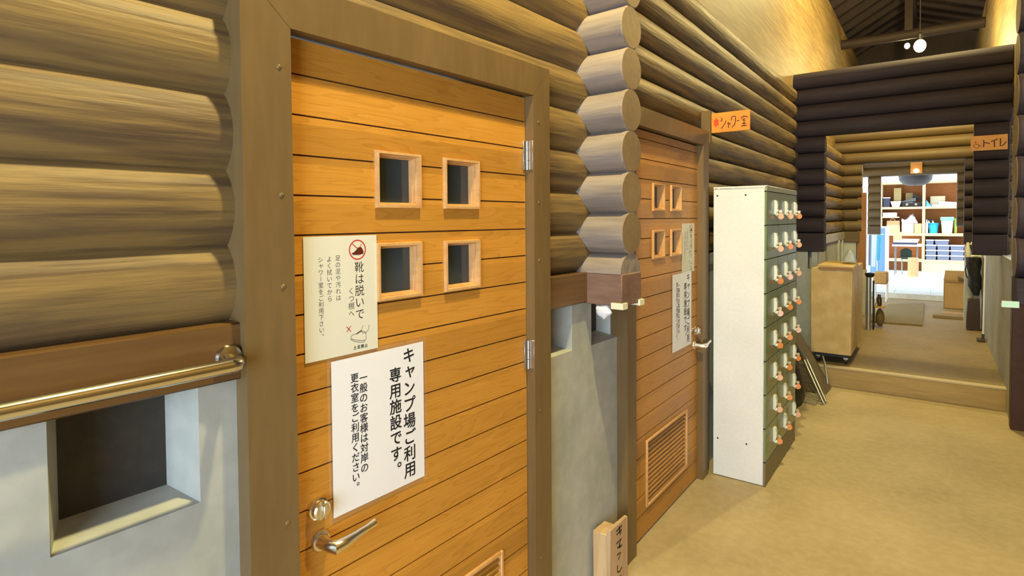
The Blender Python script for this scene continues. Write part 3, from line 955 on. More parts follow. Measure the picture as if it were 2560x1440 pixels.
prof = [(0.003, 0.0), (0.013, -0.006), (0.019, -0.028), (0.018, -0.055), (0.013, -0.078), (0.004, -0.088)]
pr_ = [(LU1, hz)] + [(LU1 + a, hz + b) for a, b in prof] + [(LU1, hz - 0.088)]
gh.prism([(a, hv - 0.014, b) for a, b in pr_], (0, 0.038, 0))
gh.ball((LU1 + 0.012, hv + 0.005, hz - 0.090), 0.013, 12, (1, 1.4, 0.8))
me_pull = to_mesh('pull', gh, plain('pale_pull', '#e6e7d4', 0.22, 0, 0.7), BASE[t.name])
gk = G(); kv, kz = LV0 + 0.262, ZT - 0.118
gk.lathe([(0.009, 0.0), (0.009, 0.006), (0.006, 0.008), (0.004, 0.014)], (LU1, kv, kz), 'X', 14)
gk.box(LU1 + 0.012, LU1 + 0.034, kv - 0.0015, kv + 0.0015, kz - 0.010, kz + 0.010, 0.003)
me_key = to_mesh('key', gk, plain('brass_key', '#d9c9a2', 0.3, 0.8), BASE[t.name])
gt = G()
fr = (Vector((0.80, -0.60, 0)).normalized().cross(Vector((0, 0, 1))) * -1, Vector((0, 0, 1)), Vector((0.35, -0.94, 0)).normalized())
fr = (Vector((0.94, 0.35, 0)), Vector((0, 0, 1)), Vector((0.35, -0.94, 0)).normalized())
gt.lathe([(0.0185, -0.0015), (0.0195, 0.0), (0.0185, 0.0015), (0.0, 0.0016)], (LU1 + 0.024, kv, kz - 0.030), n=20, frame=fr)
me_tags = []
for mm in (m_tagA, m_tagB, m_tagC, m_tagD):
    me_tags.append(None)
tag_mesh = to_mesh('key_tag', gt, m_tagA, BASE[t.name])
for i, mm in enumerate((m_tagA, m_tagB, m_tagC, m_tagD)):
    q = tag_mesh if i == 0 else tag_mesh.copy()
    q.materials[0] = mm; me_tags[i] = q
hue = [[1, 1, 0], [1, 0, 1], [2, 3, 1], [3, 2, 0], [2, 0, 3], [1, 2, 2], [1, 0, 0], [0, 0, 1]]
for r_ in range(8):
    for c in range(3):
        off = Vector((0, c * CW, -r_ * RH))
        d = link('locker_door', me_door, t); d.location = off
        p = link('pull', me_pull, d)
        k_ = link('key', me_key, d)
        if not (r_ == 7 and c > 0 and False):
            q = link('key_tag', me_tags[hue[r_][c]], d)

# ================================================================== SIGNS
NV = Vector((0, -1, 0))


def brush(root, frame_pts, m, name, w):
    g = G()
    for pts in frame_pts:
        stroke(g, pts, w, NV, XV)
    return part(name, g, m, root)


# shower sign: a board on a brown batten, facing along the corridor
t = thing('shower_sign', 'small orange wooden shower sign sticking out above the far door', 'sign', (0.05, 1.155, 2.06), FB)
g = G(); g.box(-0.005, 0.055, 1.137, 1.166, 2.06, 2.262, 0.004)
part('batten', g, m_trim, t)
SU0, SU1, SZ0, SZ1, SV = 0.056, 0.283, 2.122, 2.243, 1.150
g = G(); g.box(SU0, SU1, SV, SV + 0.010, SZ0, SZ1, 0.002)
part('board', g, m_sign, t)


def S(a, b): return Vector((SU0 + a * (SU1 - SU0), SV - 0.0008, SZ1 - b * (SZ1 - SZ0)))


def px1(x, y):
    """reading of the photographed board: its own left/top edges are sheared"""
    a = (x - 215) / (1900 - 215)
    top = 330 - 190 * a; bot = 1220 - 130 * a
    return S(a, (y - top) / (bot - top))


brush(t, [[px1(*p) for p in l] for l in (
    [(870, 650), (840, 760), (760, 890), (660, 1010)], [(965, 720), (975, 860), (990, 985)], [(930, 790), (1010, 770), (1060, 760), (1030, 860)],
    [(1105, 650), (1108, 560), (1110, 490), (1190, 465), (1285, 455), (1290, 560), (1285, 700), (1240, 840), (1130, 970)],
    [(1345, 665), (1450, 650)],
    [(1640, 420), (1645, 470)], [(1535, 580), (1530, 510), (1640, 470), (1780, 470), (1785, 540)],
    [(1580, 600), (1690, 575)], [(1630, 590), (1590, 660), (1720, 640)], [(1560, 790), (1740, 770)], [(1650, 690), (1650, 890)], [(1530, 910), (1770, 880)],
    [(640, 560), (690, 540), (700, 600), (640, 670), (700, 680)])], m_brush, 'lettering', 0.0052)
g = G()
c = px1(440, 740)
vs = []
for i in range(18):
    a = 2 * PI * i / 18
    rr_ = (0.019 if i % 3 else 0.013)
    vs.append(g.bm.verts.new(c + Vector((math.cos(a) * rr_ * 0.85, -0.0002, math.sin(a) * rr_ * 1.5))))
g.bm.faces.new(vs)
part('red_mark', g, m_red2, t, 'bright red painted mark')

t = thing('toilet_sign', 'orange wooden accessible toilet sign on the right log stub', 'sign', (1.555, 4.235, 2.185), FB)
TU0, TU1, TZ0, TZ1, TV = 1.428, 1.684, 2.188, 2.322, 4.232
g = G(); g.box(TU0, TU1, TV, TV + 0.014, TZ0, TZ1, 0.002)
part('board', g, m_sign2, t)


def px2(x, y):
    a = (x - 240) / (2240 - 240)
    top = 300 - 160 * a; bot = 1140 - 150 * a
    return Vector((TU0 + a * (TU1 - TU0), TV - 0.0008, TZ1 - (y - top) / (bot - top) * (TZ1 - TZ0)))


brush(t, [[px2(*p) for p in l] for l in (
    [(940, 500), (970, 600), (960, 900)], [(990, 640), (1130, 660), (1290, 690)], [(1350, 590), (1500, 520), (1720, 430)], [(1535, 520), (1540, 700), (1545, 890)],
    [(1860, 390), (1865, 600), (1850, 830), (1960, 800), (2080, 700), (2120, 610), (2200, 600)])], m_brush, 'lettering', 0.0085)
wh = [(530, 560), (510, 660), (530, 760), (660, 740), (760, 830), (860, 880)]
ring = [(600 + 170 * math.cos(a), 840 + 120 * math.sin(a)) for a in [PI * 0.95 - PI * 1.5 * i / 14 * -1 * -1 for i in range(15)]]
ring = [(560 + 150 * math.cos(a), 830 + 120 * math.sin(a)) for a in [PI * 1.25 - (PI * 1.45) * i / 14 for i in range(15)]]
brush(t, [[px2(*p) for p in wh], [px2(*p) for p in ring]], plain('faded_wheelchair_ink', '#8a4a16', 0.6), 'wheelchair_symbol', 0.006)

guard((1.44, 0.61, 1.24), -1, 'mint foam guard on the beam corner at the right edge', FB, m_mint)

# ================================================================== LAMPS IN VIEW
def pendant(label, base, bulb_r, power, drop):
    """bare bulb under a socket on a cord"""
    u, v, z = base
    t = thing('pendant_lamp', label, 'lamp', (u, v, z + drop), FB, 'bare bulbs under the roof')
    g = G(); g.ball((u, v, z), bulb_r, 18, (1, 1, 1.2)); part('bulb', g, m_bulb, t)
    g = G(); g.lathe([(bulb_r * 0.42, 0.0), (bulb_r * 0.5, 0.03), (bulb_r * 0.5, 0.07), (0.012, 0.09)], (u, v, z + bulb_r * 1.05), 'Z', 14); part('socket', g, m_black, t)
    g = G(); g.tube([(u, v, z + bulb_r + 0.09), (u, v, z + drop)], 0.006, 8); part('cord', g, m_black, t)
    light('pendant_light', 'POINT', FB, (u, v, z - bulb_r * 1.2 - 0.06), power, WARM, shadow_soft_size=0.05)
    return t


pendant('bright bare bulb hanging above the log cross wall', (1.01, 6.0, 3.63), 0.062, 85.0, 1.55)
pendant('small far bulb left of the bright one under the roof', (0.803, 8.4, 4.235), 0.036, 10.0, 0.9)

t = thing('wall_lamp', 'small lit globe lamp on an orange backplate above the far opening', 'lamp', (0.893, 10.49, 2.42), FB)
g = G(); g.box(0.805, 0.985, 10.475, 10.495, 2.39, 2.60, 0.004); part('backplate', g, m_sign2, t)
g = G(); g.ball((0.895, 10.42, 2.435), 0.048, 16, (1, 1, 0.85)); part('globe', g, m_bulb2, t)
g = G(); g.lathe([(0.03, 0.0), (0.02, 0.05)], (0.895, 10.44, 2.435), 'Y', 12); part('socket', g, m_black, t)

t = thing('bracket_lamp', 'grey bowl shade held under the far log header', 'lamp', (0.87, 10.67, 2.47), FB)
g = G(); g.lathe([(0.272, 0.20), (0.26, 0.10), (0.20, 0.03), (0.13, 0.0), (0.0, 0.0)], (0.87, 10.98, 2.195), 'Z', 26); part('bowl', g, plain('grey_shade', '#55555a', 0.6), t)
g = G(); g.tube([(0.87, 10.66, 2.48), (0.87, 10.9, 2.48), (0.87, 10.98, 2.46), (0.87, 10.98, 2.19)], 0.012, 8); part('bracket_arm', g, m_black, t)

# ================================================================== BY THE STEP, LEFT
# tall plywood box on casters
bu0, bu1, bv0, bv1 = 0.205, 0.55, 3.80, 4.80
t = thing('plywood_cart', 'tall plywood box on casters standing on the step', 'cart', (0.38, 4.0, 0.19), FB)
g = G(); g.box(bu0, bu1, bv0, bv1, 0.285, 1.105, 0.004); part('body', g, m_ply, t)
g = G(); g.box(bu0 + 0.04, bu1 - 0.03, bv0 + 0.03, bv1 - 0.03, 0.255, 0.285); part('base_frame', g, m_black, t)
for (a, b) in ((bu0 + 0.06, bv0 + 0.06), (bu1 - 0.05, bv0 + 0.06), (bu0 + 0.06, bv1 - 0.06), (bu1 - 0.05, bv1 - 0.06)):
    g = G(); g.box(a - 0.018, a + 0.018, b - 0.016, b + 0.016, 0.235, 0.257)
    cs = part('caster', g, m_steel, t)
    g = G(); g.lathe([(0.022, -0.012), (0.026, -0.008), (0.026, 0.008), (0.022, 0.012)], (a, b + 0.008, 0.217), 'X', 16); part('wheel', g, m_black, cs)
g = G(); g.hull8([(bu0 + 0.06, bv0 - 0.025, 1.118), (bu0 + 0.06, bv0 - 0.025, 1.142), (bu0 + 0.10, 4.226, 1.135), (bu0 + 0.10, 4.226, 1.160),
                  (bu1 + 0.012, bv0 - 0.025, 1.106), (bu1 + 0.012, bv0 - 0.025, 1.130), (bu1 + 0.012, 4.226, 1.116), (bu1 + 0.012, 4.226, 1.140)])
part('lid', g, m_ply, t, 'loose plywood lid lying askew')
g = G(); g.box(bu0 + 0.07, bu1 + 0.010, bv0 - 0.027, bv0 - 0.024, 1.100, 1.122); part('lid_edge', g, m_ply_e, t)

g = G(); g.bm.free(); g.bm = bmesh.new()
bmesh.ops.create_icosphere(g.bm, subdivisions=3, radius=1.0)
rr = random.Random(11)
for v in g.bm.verts:
    q = v.co * (1 + rr.uniform(-0.07, 0.07))
    w_ = 1.0 - 0.35 * max(q.z, 0)
    v.co = Vector((0.500 + q.x * 0.060 * w_, 4.10 + q.y * 0.07 * w_, 1.163 + max(q.z, -0.02) * 0.115))
solo('clear_plastic_cover', g, plain('glossy_clear_plastic', '#dfe9e2', 0.12, 0, 0.8, trans=0.35), 'crumpled clear plastic cover lying on the plywood cart lid', 'plastic cover', (0.500, 4.10, 1.161), FB)

# things leaning between the locker and the step
t = thing('folding_stand', 'folded grey metal stand leaning beside the locker', 'stand', (0.43, 3.0, 0), FB)
for (dv, du) in ((0.0, 0.0), (0.055, 0.012)):
    g = G(); g.tube([(0.425 + du, 3.03 + dv, 0.012), (0.06 + du, 3.62 + dv, 0.50)], 0.011, 10); part('leg', g, m_steel, t)
g = G(); g.tube([(0.40, 3.44, 0.08), (0.36, 3.58, 0.235), (0.34, 3.60, 0.30)], 0.008, 8); part('brace', g, m_steel, t)
g = G(); g.tube([(0.428, 3.03, 0.014), (0.39, 3.34, 0.014)], 0.009, 8); part('foot_bar', g, m_steel, t)
g = G(); g.hull8([(0.385, 3.10, 0.004), (0.395, 3.10, 0.004), (0.395, 3.52, 0.004), (0.405, 3.52, 0.004), (0.045, 3.22, 0.60), (0.055, 3.22, 0.60), (0.055, 3.60, 0.60), (0.065, 3.60, 0.60)])
g.bm.free(); g.bm = bmesh.new()
P_ = [(0.385, 3.32, 0.003), (0.40, 3.62, 0.003), (0.045, 3.655, 0.62), (0.03, 3.40, 0.62)]
g.prism(P_, (0.012, 0, 0.006))
solo('leaning_board', g, plain('grey_brown_board', '#6d6349', 0.6), 'grey brown board leaning on the wall behind the folding stand', 'board', (0.39, 3.47, 0.003), FB)
g = G(); g.bm.free(); g.bm = bmesh.new()
bmesh.ops.create_icosphere(g.bm, subdivisions=3, radius=1.0)
rr = random.Random(5)
for v in g.bm.verts:
    q = v.co * (1 + rr.uniform(-0.06, 0.06))
    v.co = Vector((0.20 + q.x * (0.115 - 0.05 * q.z), 2.75 + q.y * 0.17, 0.235 + q.z * 0.232))
solo('black_bag', g, m_black, 'black bag slumped on the floor behind the locker', 'bag', (0.20, 2.75, 0.003), FB)
g = G(); g.prism([(0.10, 3.05, 0.002), (0.375, 2.98, 0.002), (0.375, 3.30, 0.002), (0.12, 3.34, 0.002)], (0, 0, 0.012))
solo('clear_tray', g, mottled('dusty_tray', '#8d8568', '#a39a7b', (9, 9, 9), 0.4, 0.1), 'dusty flat tray on the floor under the folding stand', 'tray', (0.25, 3.15, 0.002), FB)

# ================================================================== PASSAGE, LEFT SIDE CLUTTER
t = thing('floor_pipe', 'upright grey pipe with a dark cap left in the passage', 'pipe', (0.515, 6.0, 0.181), FB)
g = G(); g.tube([(0.515, 6.0, 0.181), (0.515, 6.0, 0.845)], 0.030, 16); part('pipe_body', g, m_steel, t)
g = G(); g.lathe([(0.034, 0.0), (0.05, 0.02), (0.052, 0.05), (0.0, 0.06)], (0.525, 6.0, 0.845), 'Z', 16); part('cap', g, m_black, t)
g = G(); g.tube([(0.565, 6.05, 0.181), (0.562, 6.05, 0.80)], 0.010, 10); part('thin_tube', g, m_black, t)
t = thing('side_shelf', 'small low bracket shelf beside the grey pipe', 'shelf', (0.60, 6.25, 0.181), FB)
g = G(); g.box(0.545, 0.67, 6.18, 6.36, 0.44, 0.455, 0.002); part('board', g, m_card, t)
g = G(); g.box(0.55, 0.562, 6.19, 6.35, 0.182, 0.44); part('support', g, m_beam, t)
g = G(); g.lathe([(0.026, 0.0), (0.03, 0.03), (0.03, 0.09), (0.02, 0.12), (0.018, 0.15), (0.0, 0.152)], (0.61, 6.27, 0.456), 'Z', 16)
solo('brown_jar', g, plain('brown_glass', '#3d2b1c', 0.2), 'dark brown jar on the low bracket shelf', 'jar', (0.61, 6.27, 0.456), FB)
g = G(); g.ball((0.585, 6.22, 0.475), 0.018, 12); g.ball((0.585, 6.22, 0.495), 0.012, 10)
solo('chrome_cup', g, m_chrome, 'small shiny cup beside the brown jar', 'cup', (0.585, 6.22, 0.457), FB)
g = G(); g.bm.free(); g.bm = bmesh.new()
bmesh.ops.create_icosphere(g.bm, subdivisions=2, radius=1.0)
rr = random.Random(8)
for v in g.bm.verts:
    q = v.co * (1 + rr.uniform(-0.08, 0.08)); v.co = Vector((0.62 + q.x * 0.05, 6.28 + q.y * 0.07, 0.305 + q.z * 0.122))
solo('brown_sack', g, plain('brown_sack_cloth', '#6e5a30', 0.8), 'brown sack below the low bracket shelf', 'sack', (0.62, 6.28, 0.182), FB)

g = G(); g.prism([(0.44, 6.62, 0.183), (1.06, 6.66, 0.183), (1.05, 9.0, 0.183), (0.60, 8.55, 0.183), (0.46, 7.6, 0.183)], (0, 0, 0.018))
solo('floor_mat', g, m_mat, 'brown floor mat lying in the passage', 'mat', (0.8, 7.6, 0.183), FB)
g = G(); g.hull8([(0.36, 8.7, 0.27), (0.36, 8.7, 0.60), (0.36, 9.1, 0.27), (0.36, 9.1, 0.60), (0.56, 8.7, 0.27), (0.535, 8.7, 0.60), (0.56, 9.1, 0.27), (0.535, 9.1, 0.60)])
g.bm.free(); g.bm = bmesh.new()
g.box(0.345, 0.55, 8.95, 9.30, 0.47, 0.665, 0.02)
t = thing('stool', 'low padded stool with tan cushion at the left of the passage', 'stool', (0.45, 9.1, 0.181), FB)
part('cushion', g, m_card, t)
for (a, b) in ((0.36, 8.97), (0.535, 8.97), (0.36, 9.28), (0.535, 9.28)):
    g = G(); g.tube([(a, b, 0.181), (a, b, 0.47)], 0.012, 10); part('leg', g, m_paper_w, t)

# ================================================================== PASSAGE, RIGHT SIDE
for nm, lab, b in (('floor_plank', 'darker flat plank lying before the cardboard box', (1.165, 1.56, 7.52, 7.72)), ('floor_plank', 'pale flat plank beside the darker plank', (1.28, 1.585, 7.76, 7.98))):
    g = G(); g.box(b[0], b[1], b[2], b[3], 0.182, 0.222, 0.003)
    solo(nm, g, m_card if 'pale' in lab else plain('weathered_plank', '#8c7650', 0.7), lab, 'plank', (b[0], b[2], 0.182), FB)
t = thing('cardboard_box', 'open cardboard box on the floor at the right of the passage', 'cardboard box', (1.47, 8.8, 0.182), FB)
g = G(); w_ = 0.008
x0, x1, y0, y1, zb, zt = 1.30, 1.64, 8.62, 9.02, 0.183, 0.59
g.box(x0, x1, y0, y0 + w_, zb, zt); g.box(x0, x1, y1 - w_, y1, zb, zt); g.box(x0, x0 + w_, y0, y1, zb, zt); g.box(x1 - w_, x1, y0, y1, zb, zt); g.box(x0, x1, y0, y1, zb, zb + w_)
part('box_body', g, m_card, t)
for poly in ([(x0, y0, zt), (x1, y0, zt), (x1 - 0.02, y0 - 0.02, zt - 0.03 + 0.035), (x0 + 0.02, y0 - 0.02, zt + 0.005)],
             [(x1, y0, zt), (x1, y1, zt), (x1 - 0.17, y1 - 0.02, zt + 0.10), (x1 - 0.17, y0 + 0.02, zt + 0.10)],
             [(x0, y1, zt), (x1, y1, zt), (x1 - 0.02, y1 + 0.06, zt + 0.14), (x0 + 0.02, y1 + 0.06, zt + 0.14)]):
    g = G(); g.prism(poly, (0, 0, 0.005)); part('flap', g, m_card, t)

# hanging clothes and gear against the right wall
t = thing('hanging_bag', 'black garment bag hanging under the second log stub on the right', 'bag', (1.60, 6.9, 1.2), FB)
g = G(); n = 20; m_ = 12; rings = []
for i in range(m_ + 1):
    f = i / m_; z = 1.075 - f * 0.475
    wx = 0.075 * (1 - 0.25 * f) if f < 0.75 else 0.061 * (1.15 - 0.6 * (f - 0.75) / 0.25)
    cx = 1.575 + 0.03 * f
    rings.append([g.bm.verts.new((cx + math.cos(2 * PI * k / n) * wx * (1 + 0.10 * math.sin(5 * k + i)), 6.9 + math.sin(2 * PI * k / n) * 0.10 * (1 + 0.12 * math.sin(3 * k + 2 * i)), z)) for k in range(n)])
for A, B in zip(rings, rings[1:]):
    for k in range(n): g.bm.faces.new((A[k], A[(k + 1) % n], B[(k + 1) % n], B[k]))
g.bm.faces.new(rings[0]); g.bm.faces.new(list(reversed(rings[-1])))
part('bag_body', g, plain('black_cloth', '#17181c', 0.8), t)
g = G(); g.tube([(1.575, 6.9, 1.07), (1.56, 6.9, 1.16), (1.545, 6.95, 1.23)], 0.012, 8); part('strap', g, m_black, t)
g = G(); g.tube([(1.55, 6.84, 1.09), (1.60, 6.83, 1.105), (1.645, 6.84, 1.095)], 0.016, 10); part('collar', g, m_foam, t)
t = thing('rope_hook', 'pale forked hook with a hanging loop under the right log stub', 'hook', (1.535, 7.05, 1.25), FB)
g = G(); g.tube([(1.525, 7.05, 1.26), (1.528, 7.05, 1.17), (1.535, 7.05, 1.05), (1.545, 7.05, 0.97)], [0.014, 0.022, 0.020, 0.012], 12); part('stem', g, m_foam, t)
g = G(); g.tube([(1.528, 7.05, 1.18), (1.55, 7.05, 1.22), (1.57, 7.05, 1.265)], 0.012, 10); part('fork', g, m_foam, t)
g = G(); g.tube([(1.52, 7.05, 1.0), (1.50, 7.05, 0.90), (1.515, 7.05, 0.82), (1.54, 7.05, 0.78)], 0.006, 8); part('loop', g, m_black, t)
g = G(); g.bm.free(); g.bm = bmesh.new()
bmesh.ops.create_cube(g.bm, size=1.0)
bmesh.ops.subdivide_edges(g.bm, edges=g.bm.edges, cuts=4, use_grid_fill=True)
for v in g.bm.verts:
    q = v.co
    k = 1 - 0.30 * max(0, q.z)
    v.co = Vector((1.575 + q.x * 0.135 * k, 6.75 + q.y * 0.2 * k, 0.37 + q.z * 0.372 + 0.01 * math.sin(9 * q.x + 7 * q.y)))
solo('brown_boot_bag', g, plain('dark_brown_leather', '#33210f', 0.55), 'dark brown bag standing on the floor under the black garment bag', 'bag', (1.575, 6.75, 0.182), FB)
t = thing('mop', 'thin white pole with a dark foot leaning on the right wall', 'mop', (1.62, 6.0, 0.181), FB)
g = G(); g.tube([(1.630, 5.95, 0.24), (1.645, 6.02, 1.40)], 0.009, 10); part('pole', g, m_paper_w, t)
g = G(); g.box(1.575, 1.648, 5.86, 6.02, 0.182, 0.205, 0.003); g.tube([(1.628, 5.94, 0.20), (1.630, 5.95, 0.26)], 0.014, 8); part('mop_head', g, plain('dark_mop', '#4a4031', 0.8), t)
g = G(); g.bm.free(); g.bm = bmesh.new(); n = 16
ring = [[g.bm.verts.new((1.648 + 0.004 * math.sin(k * 2.1 + j), 6.35 + 0.012 * j + 0.05 * k / n, 1.10 - 0.055 * j + 0.008 * math.cos(k * 1.7))) for k in range(n)] for j in range(14)]
for A, B in zip(ring, ring[1:]):
    for k in range(n - 1): g.bm.faces.new((A[k], A[k + 1], B[k + 1], B[k]))
bmesh.ops.solidify(g.bm, geom=g.bm.faces[:], thickness=0.006)
solo('grey_towel', g, plain('grey_violet_cloth', '#7c6c68', 0.9), 'grey towel hanging on the right wall beside the white pole', 'towel', (1.648, 6.5, 1.1), FB)

# ================================================================== STORE ROOM
YF = 0.263
SV0 = 14.6
t = thing('storage_shelves', 'large timber shelving unit in the bright store room', 'shelving', (0.85, 14.9, YF), FB)
g = G(); g.box(0.02, 1.98, 15.10, 15.13, YF, 2.46); part('back_panel', g, m_back, t, 'brown back board')
for (a, b) in ((0.06, 0.115), (0.933, 0.992), (1.90, 1.96)):
    g = G(); g.box(a, b, SV0, 15.10, YF, 2.44, 0.004); part('upright', g, m_shelf, t)
for (za, zb) in ((1.785, 1.838), (1.130, 1.195), (0.50, 0.560)):
    g = G(); g.box(0.115, 1.90, SV0 + 0.003, 15.10, za, zb, 0.003); part('shelf_board', g, m_shelf, t)
g = G(); g.box(0.06, 1.96, SV0 - 0.01, 15.12, 2.40, 2.46, 0.003); part('top_board', g, m_shelf, t)
g = G(); g.box(0.992, 1.90, SV0 + 0.01, SV0 + 0.03, YF, 0.50); part('plinth', g, m_shelf, t)
g = G(); g.box(0.118, 0.47, SV0 + 0.005, 15.09, 1.57, 1.60, 0.002); part('half_shelf', g, m_shelf, t)
Z1, Z2, Z3 = 1.8385, 1.1955, 0.5605


def crate(label, u0, u1, v0, v1, z0, z1, m, taper=0.0, rim=True, m2=None, name='tub', cat='tub', group=None):
    g = G(); k = taper * (u1 - u0)
    g.hull8([(u0 + k, v0 + k, z0), (u0, v0, z1), (u0 + k, v1 - k, z0), (u0, v1, z1), (u1 - k, v0 + k, z0), (u1, v0, z1), (u1 - k, v1 - k, z0), (u1, v1, z1)])
    t = thing(name, label, cat, ((u0 + u1) / 2, (v0 + v1) / 2, z0), FB, group)
    part('body', g, m, t)
    if rim:
        g = G(); g.box(u0 - 0.006, u1 + 0.006, v0 - 0.006, v1 + 0.006, z1 + 0.0005, z1 + 0.022, 0.005); part('lid', g, m2 or m, t)
    return t


def pail(label, u, v, z, r0, r1, h, m, handle=True, name='bucket', cat='bucket', lid=None):
    t = thing(name, label, cat, (u, v, z), FB)
    g = G(); g.lathe([(r0, 0.0), (r1, h), (r1 + 0.012, h), (r1 + 0.012, h - 0.02), (r1 - 0.002, h - 0.022)][:3] + [(r1 + 0.012, h + 0.012), (r1 - 0.004, h + 0.012), (r0 - 0.004, 0.012), (0.0, 0.012)], (u, v, z), 'Z', 24)
    part('body', g, m, t)
    if handle:
        g = G(); g.tube([(u + math.cos(a) * (r1 + 0.008), v - 0.02 - 0.03 * math.sin(a), z + h - math.sin(a) * 0.10) for a in [PI * i / 10 for i in range(11)]], 0.005, 8); part('handle', g, lid or m, t)
    return t


W_ = plain('white_plastic', '#e9ecee', 0.4); DK = plain('dark_blue_plastic', '#2d3346', 0.45); CB = plain('cyan_plastic', '#27a9d8', 0.4)
MT = plain('mint_plastic', '#7fd6b4', 0.4); MT2 = plain('pale_mint_plastic', '#bfe8d4', 0.4); LG = plain('lime_plastic', '#a4c95a', 0.45)
KH = plain('khaki_card', '#b9a670', 0.7); CR = plain('cream_card', '#d9cfac', 0.7); BL = plain('sky_blue_sheet', '#58a5cf', 0.5); CLR = plain('clear_box_plastic', '#b7c4d6', 0.25, 0, 0.5)
CON = plain('blue_grey_contents', '#67728c', 0.6); WL = plain('violet_film', '#cfcbe6', 0.25, 0, 0.5); KR = plain('kraft_paper', '#cfa878', 0.7); PK = plain('pink_card', '#d8b7a8', 0.7)
crate('dark tub with white lid at the left of the top shelf', 0.13, 0.275, 14.66, 14.95, Z1, 2.06, DK, 0.04, True, W_)
crate('white tapered basket on the top shelf', 0.295, 0.50, 14.62, 14.78, Z1, 1.955, W_, 0.16, True, W_, 'basket', 'basket')
g = G(); g.box(0.345, 0.50, 14.84, 15.02, Z1, 2.315, 0.004); solo('tall_carton', g, KH, 'tall khaki carton standing behind the white basket', 'carton', (0.42, 14.9, Z1), FB)
g = G(); g.box(0.585, 0.735, 14.97, 15.08, Z1, 2.19, 0.004); solo('small_carton', g, KH, 'smaller khaki carton behind the black cases', 'carton', (0.66, 15.0, Z1), FB)
t = thing('black_case', 'black hard case lying on the top shelf', 'case', (0.72, 14.75, Z1), FB)
g = G(); g.box(0.515, 0.922, 14.64, 14.94, Z1, 1.95, 0.02); part('shell', g, m_black, t)
for uu in (0.60, 0.78):
    g = G(); g.box(uu, uu + 0.05, 14.63, 14.642, 1.87, 1.92, 0.003); part('latch', g, m_steel, t)
g = G(); g.hull8([(0.512, 14.66, 1.955), (0.512, 14.66, 1.972), (0.512, 14.82, 1.955), (0.512, 14.82, 1.972), (0.80, 14.66, 1.97), (0.80, 14.66, 2.065), (0.80, 14.82, 1.97), (0.80, 14.82, 2.065)])
solo('tilted_lid', g, plain('slate_plastic', '#4b5157', 0.5), 'slate grey lid lying slanted over the black case', 'lid', (0.62, 14.8, 1.96), FB)
g = G(); g.hull8([(0.74, 14.84, 2.10), (0.74, 14.84, 2.185), (0.74, 14.96, 2.10), (0.74, 14.96, 2.185), (0.926, 14.84, 1.97), (0.926, 14.84, 2.03), (0.926, 14.96, 1.97), (0.926, 14.96, 2.03)])
solo('charcoal_sheet', g, plain('charcoal_plastic', '#33373c', 0.5), 'charcoal panel sloping down toward the middle upright', 'panel', (0.83, 14.8, 1.99), FB)
g = G(); g.prism([(1.0, 14.66, Z1), (1.115, 14.66, Z1), (1.01, 14.66, 2.0)], (0, 0.2, 0)); solo('blue_folder', g, BL, 'sky blue folder leaning on the middle upright', 'folder', (1.05, 14.7, Z1), FB)
g = G(); g.box(1.085, 1.375, 14.85, 15.02, Z1, 2.09, 0.004); solo('cream_carton', g, CR, 'cream carton at the back of the right top shelf', 'carton', (1.2, 14.9, Z1), FB)
g = G(); g.box(1.12, 1.60, 14.61, 14.83, Z1, 1.885, 0.006); solo('white_tray', g, W_, 'flat white tray on the right top shelf', 'tray', (1.3, 14.7, Z1), FB)
g = G(); g.hull8([(1.25, 14.64, 1.888), (1.25, 14.64, 1.96), (1.25, 14.82, 1.888), (1.25, 14.82, 1.96), (1.60, 14.64, 1.888), (1.60, 14.64, 1.93), (1.60, 14.82, 1.888), (1.60, 14.82, 1.93)])
solo('paper_stack', g, plain('pale_blue_paper', '#cfdfe8', 0.6), 'pale blue paper stack on the flat white tray', 'papers', (1.42, 14.7, 1.887), FB)
g = G(); g.box(0.13, 0.42, 14.63, 14.9, 1.601, 1.70, 0.008); solo('white_carton', g, W_, 'white carton on the small half shelf', 'carton', (0.27, 14.7, 1.601), FB)
# middle row
t = thing('paper_bag', 'kraft paper bag on the left middle shelf', 'paper bag', (0.35, 14.75, Z2), FB)
g = G(); g.hull8([(0.20, 14.66, Z2), (0.215, 14.70, 1.50), (0.20, 14.86, Z2), (0.215, 14.80, 1.50), (0.49, 14.66, Z2), (0.475, 14.70, 1.50), (0.49, 14.86, Z2), (0.475, 14.80, 1.50)]); part('bag_body', g, KR, t)
g = G(); g.tube([(0.29, 14.70, 1.495), (0.30, 14.70, 1.545), (0.36, 14.70, 1.55), (0.39, 14.70, 1.495)], 0.008, 8); part('handle', g, KR, t)
g = G(); g.box(0.525, 0.768, 14.63, 14.92, Z2, 1.43, 0.004); solo('cardboard_carton', g, PK, 'pinkish carton under the clear film bundle', 'carton', (0.65, 14.7, Z2), FB)
g = G(); g.box(0.778, 0.925, 14.63, 14.92, Z2, 1.43, 0.004); solo('cardboard_carton', g, KR, 'kraft carton beside the middle upright', 'carton', (0.85, 14.7, Z2), FB)
g = G(); g.bm.free(); g.bm = bmesh.new(); bmesh.ops.create_icosphere(g.bm, subdivisions=3, radius=1.0); rr = random.Random(4)
for v in g.bm.verts:
    q = v.co * (1 + rr.uniform(-0.12, 0.12)); v.co = Vector((0.68 + q.x * 0.165, 14.75 + q.y * 0.11, 1.437 + max(q.z, 0) * 0.17 * (1 + 0.4 * math.sin(4 * q.x))))
solo('film_bundle', g, WL, 'bundle of violet clear film on the pinkish carton', 'plastic film', (0.68, 14.75, 1.436), FB)
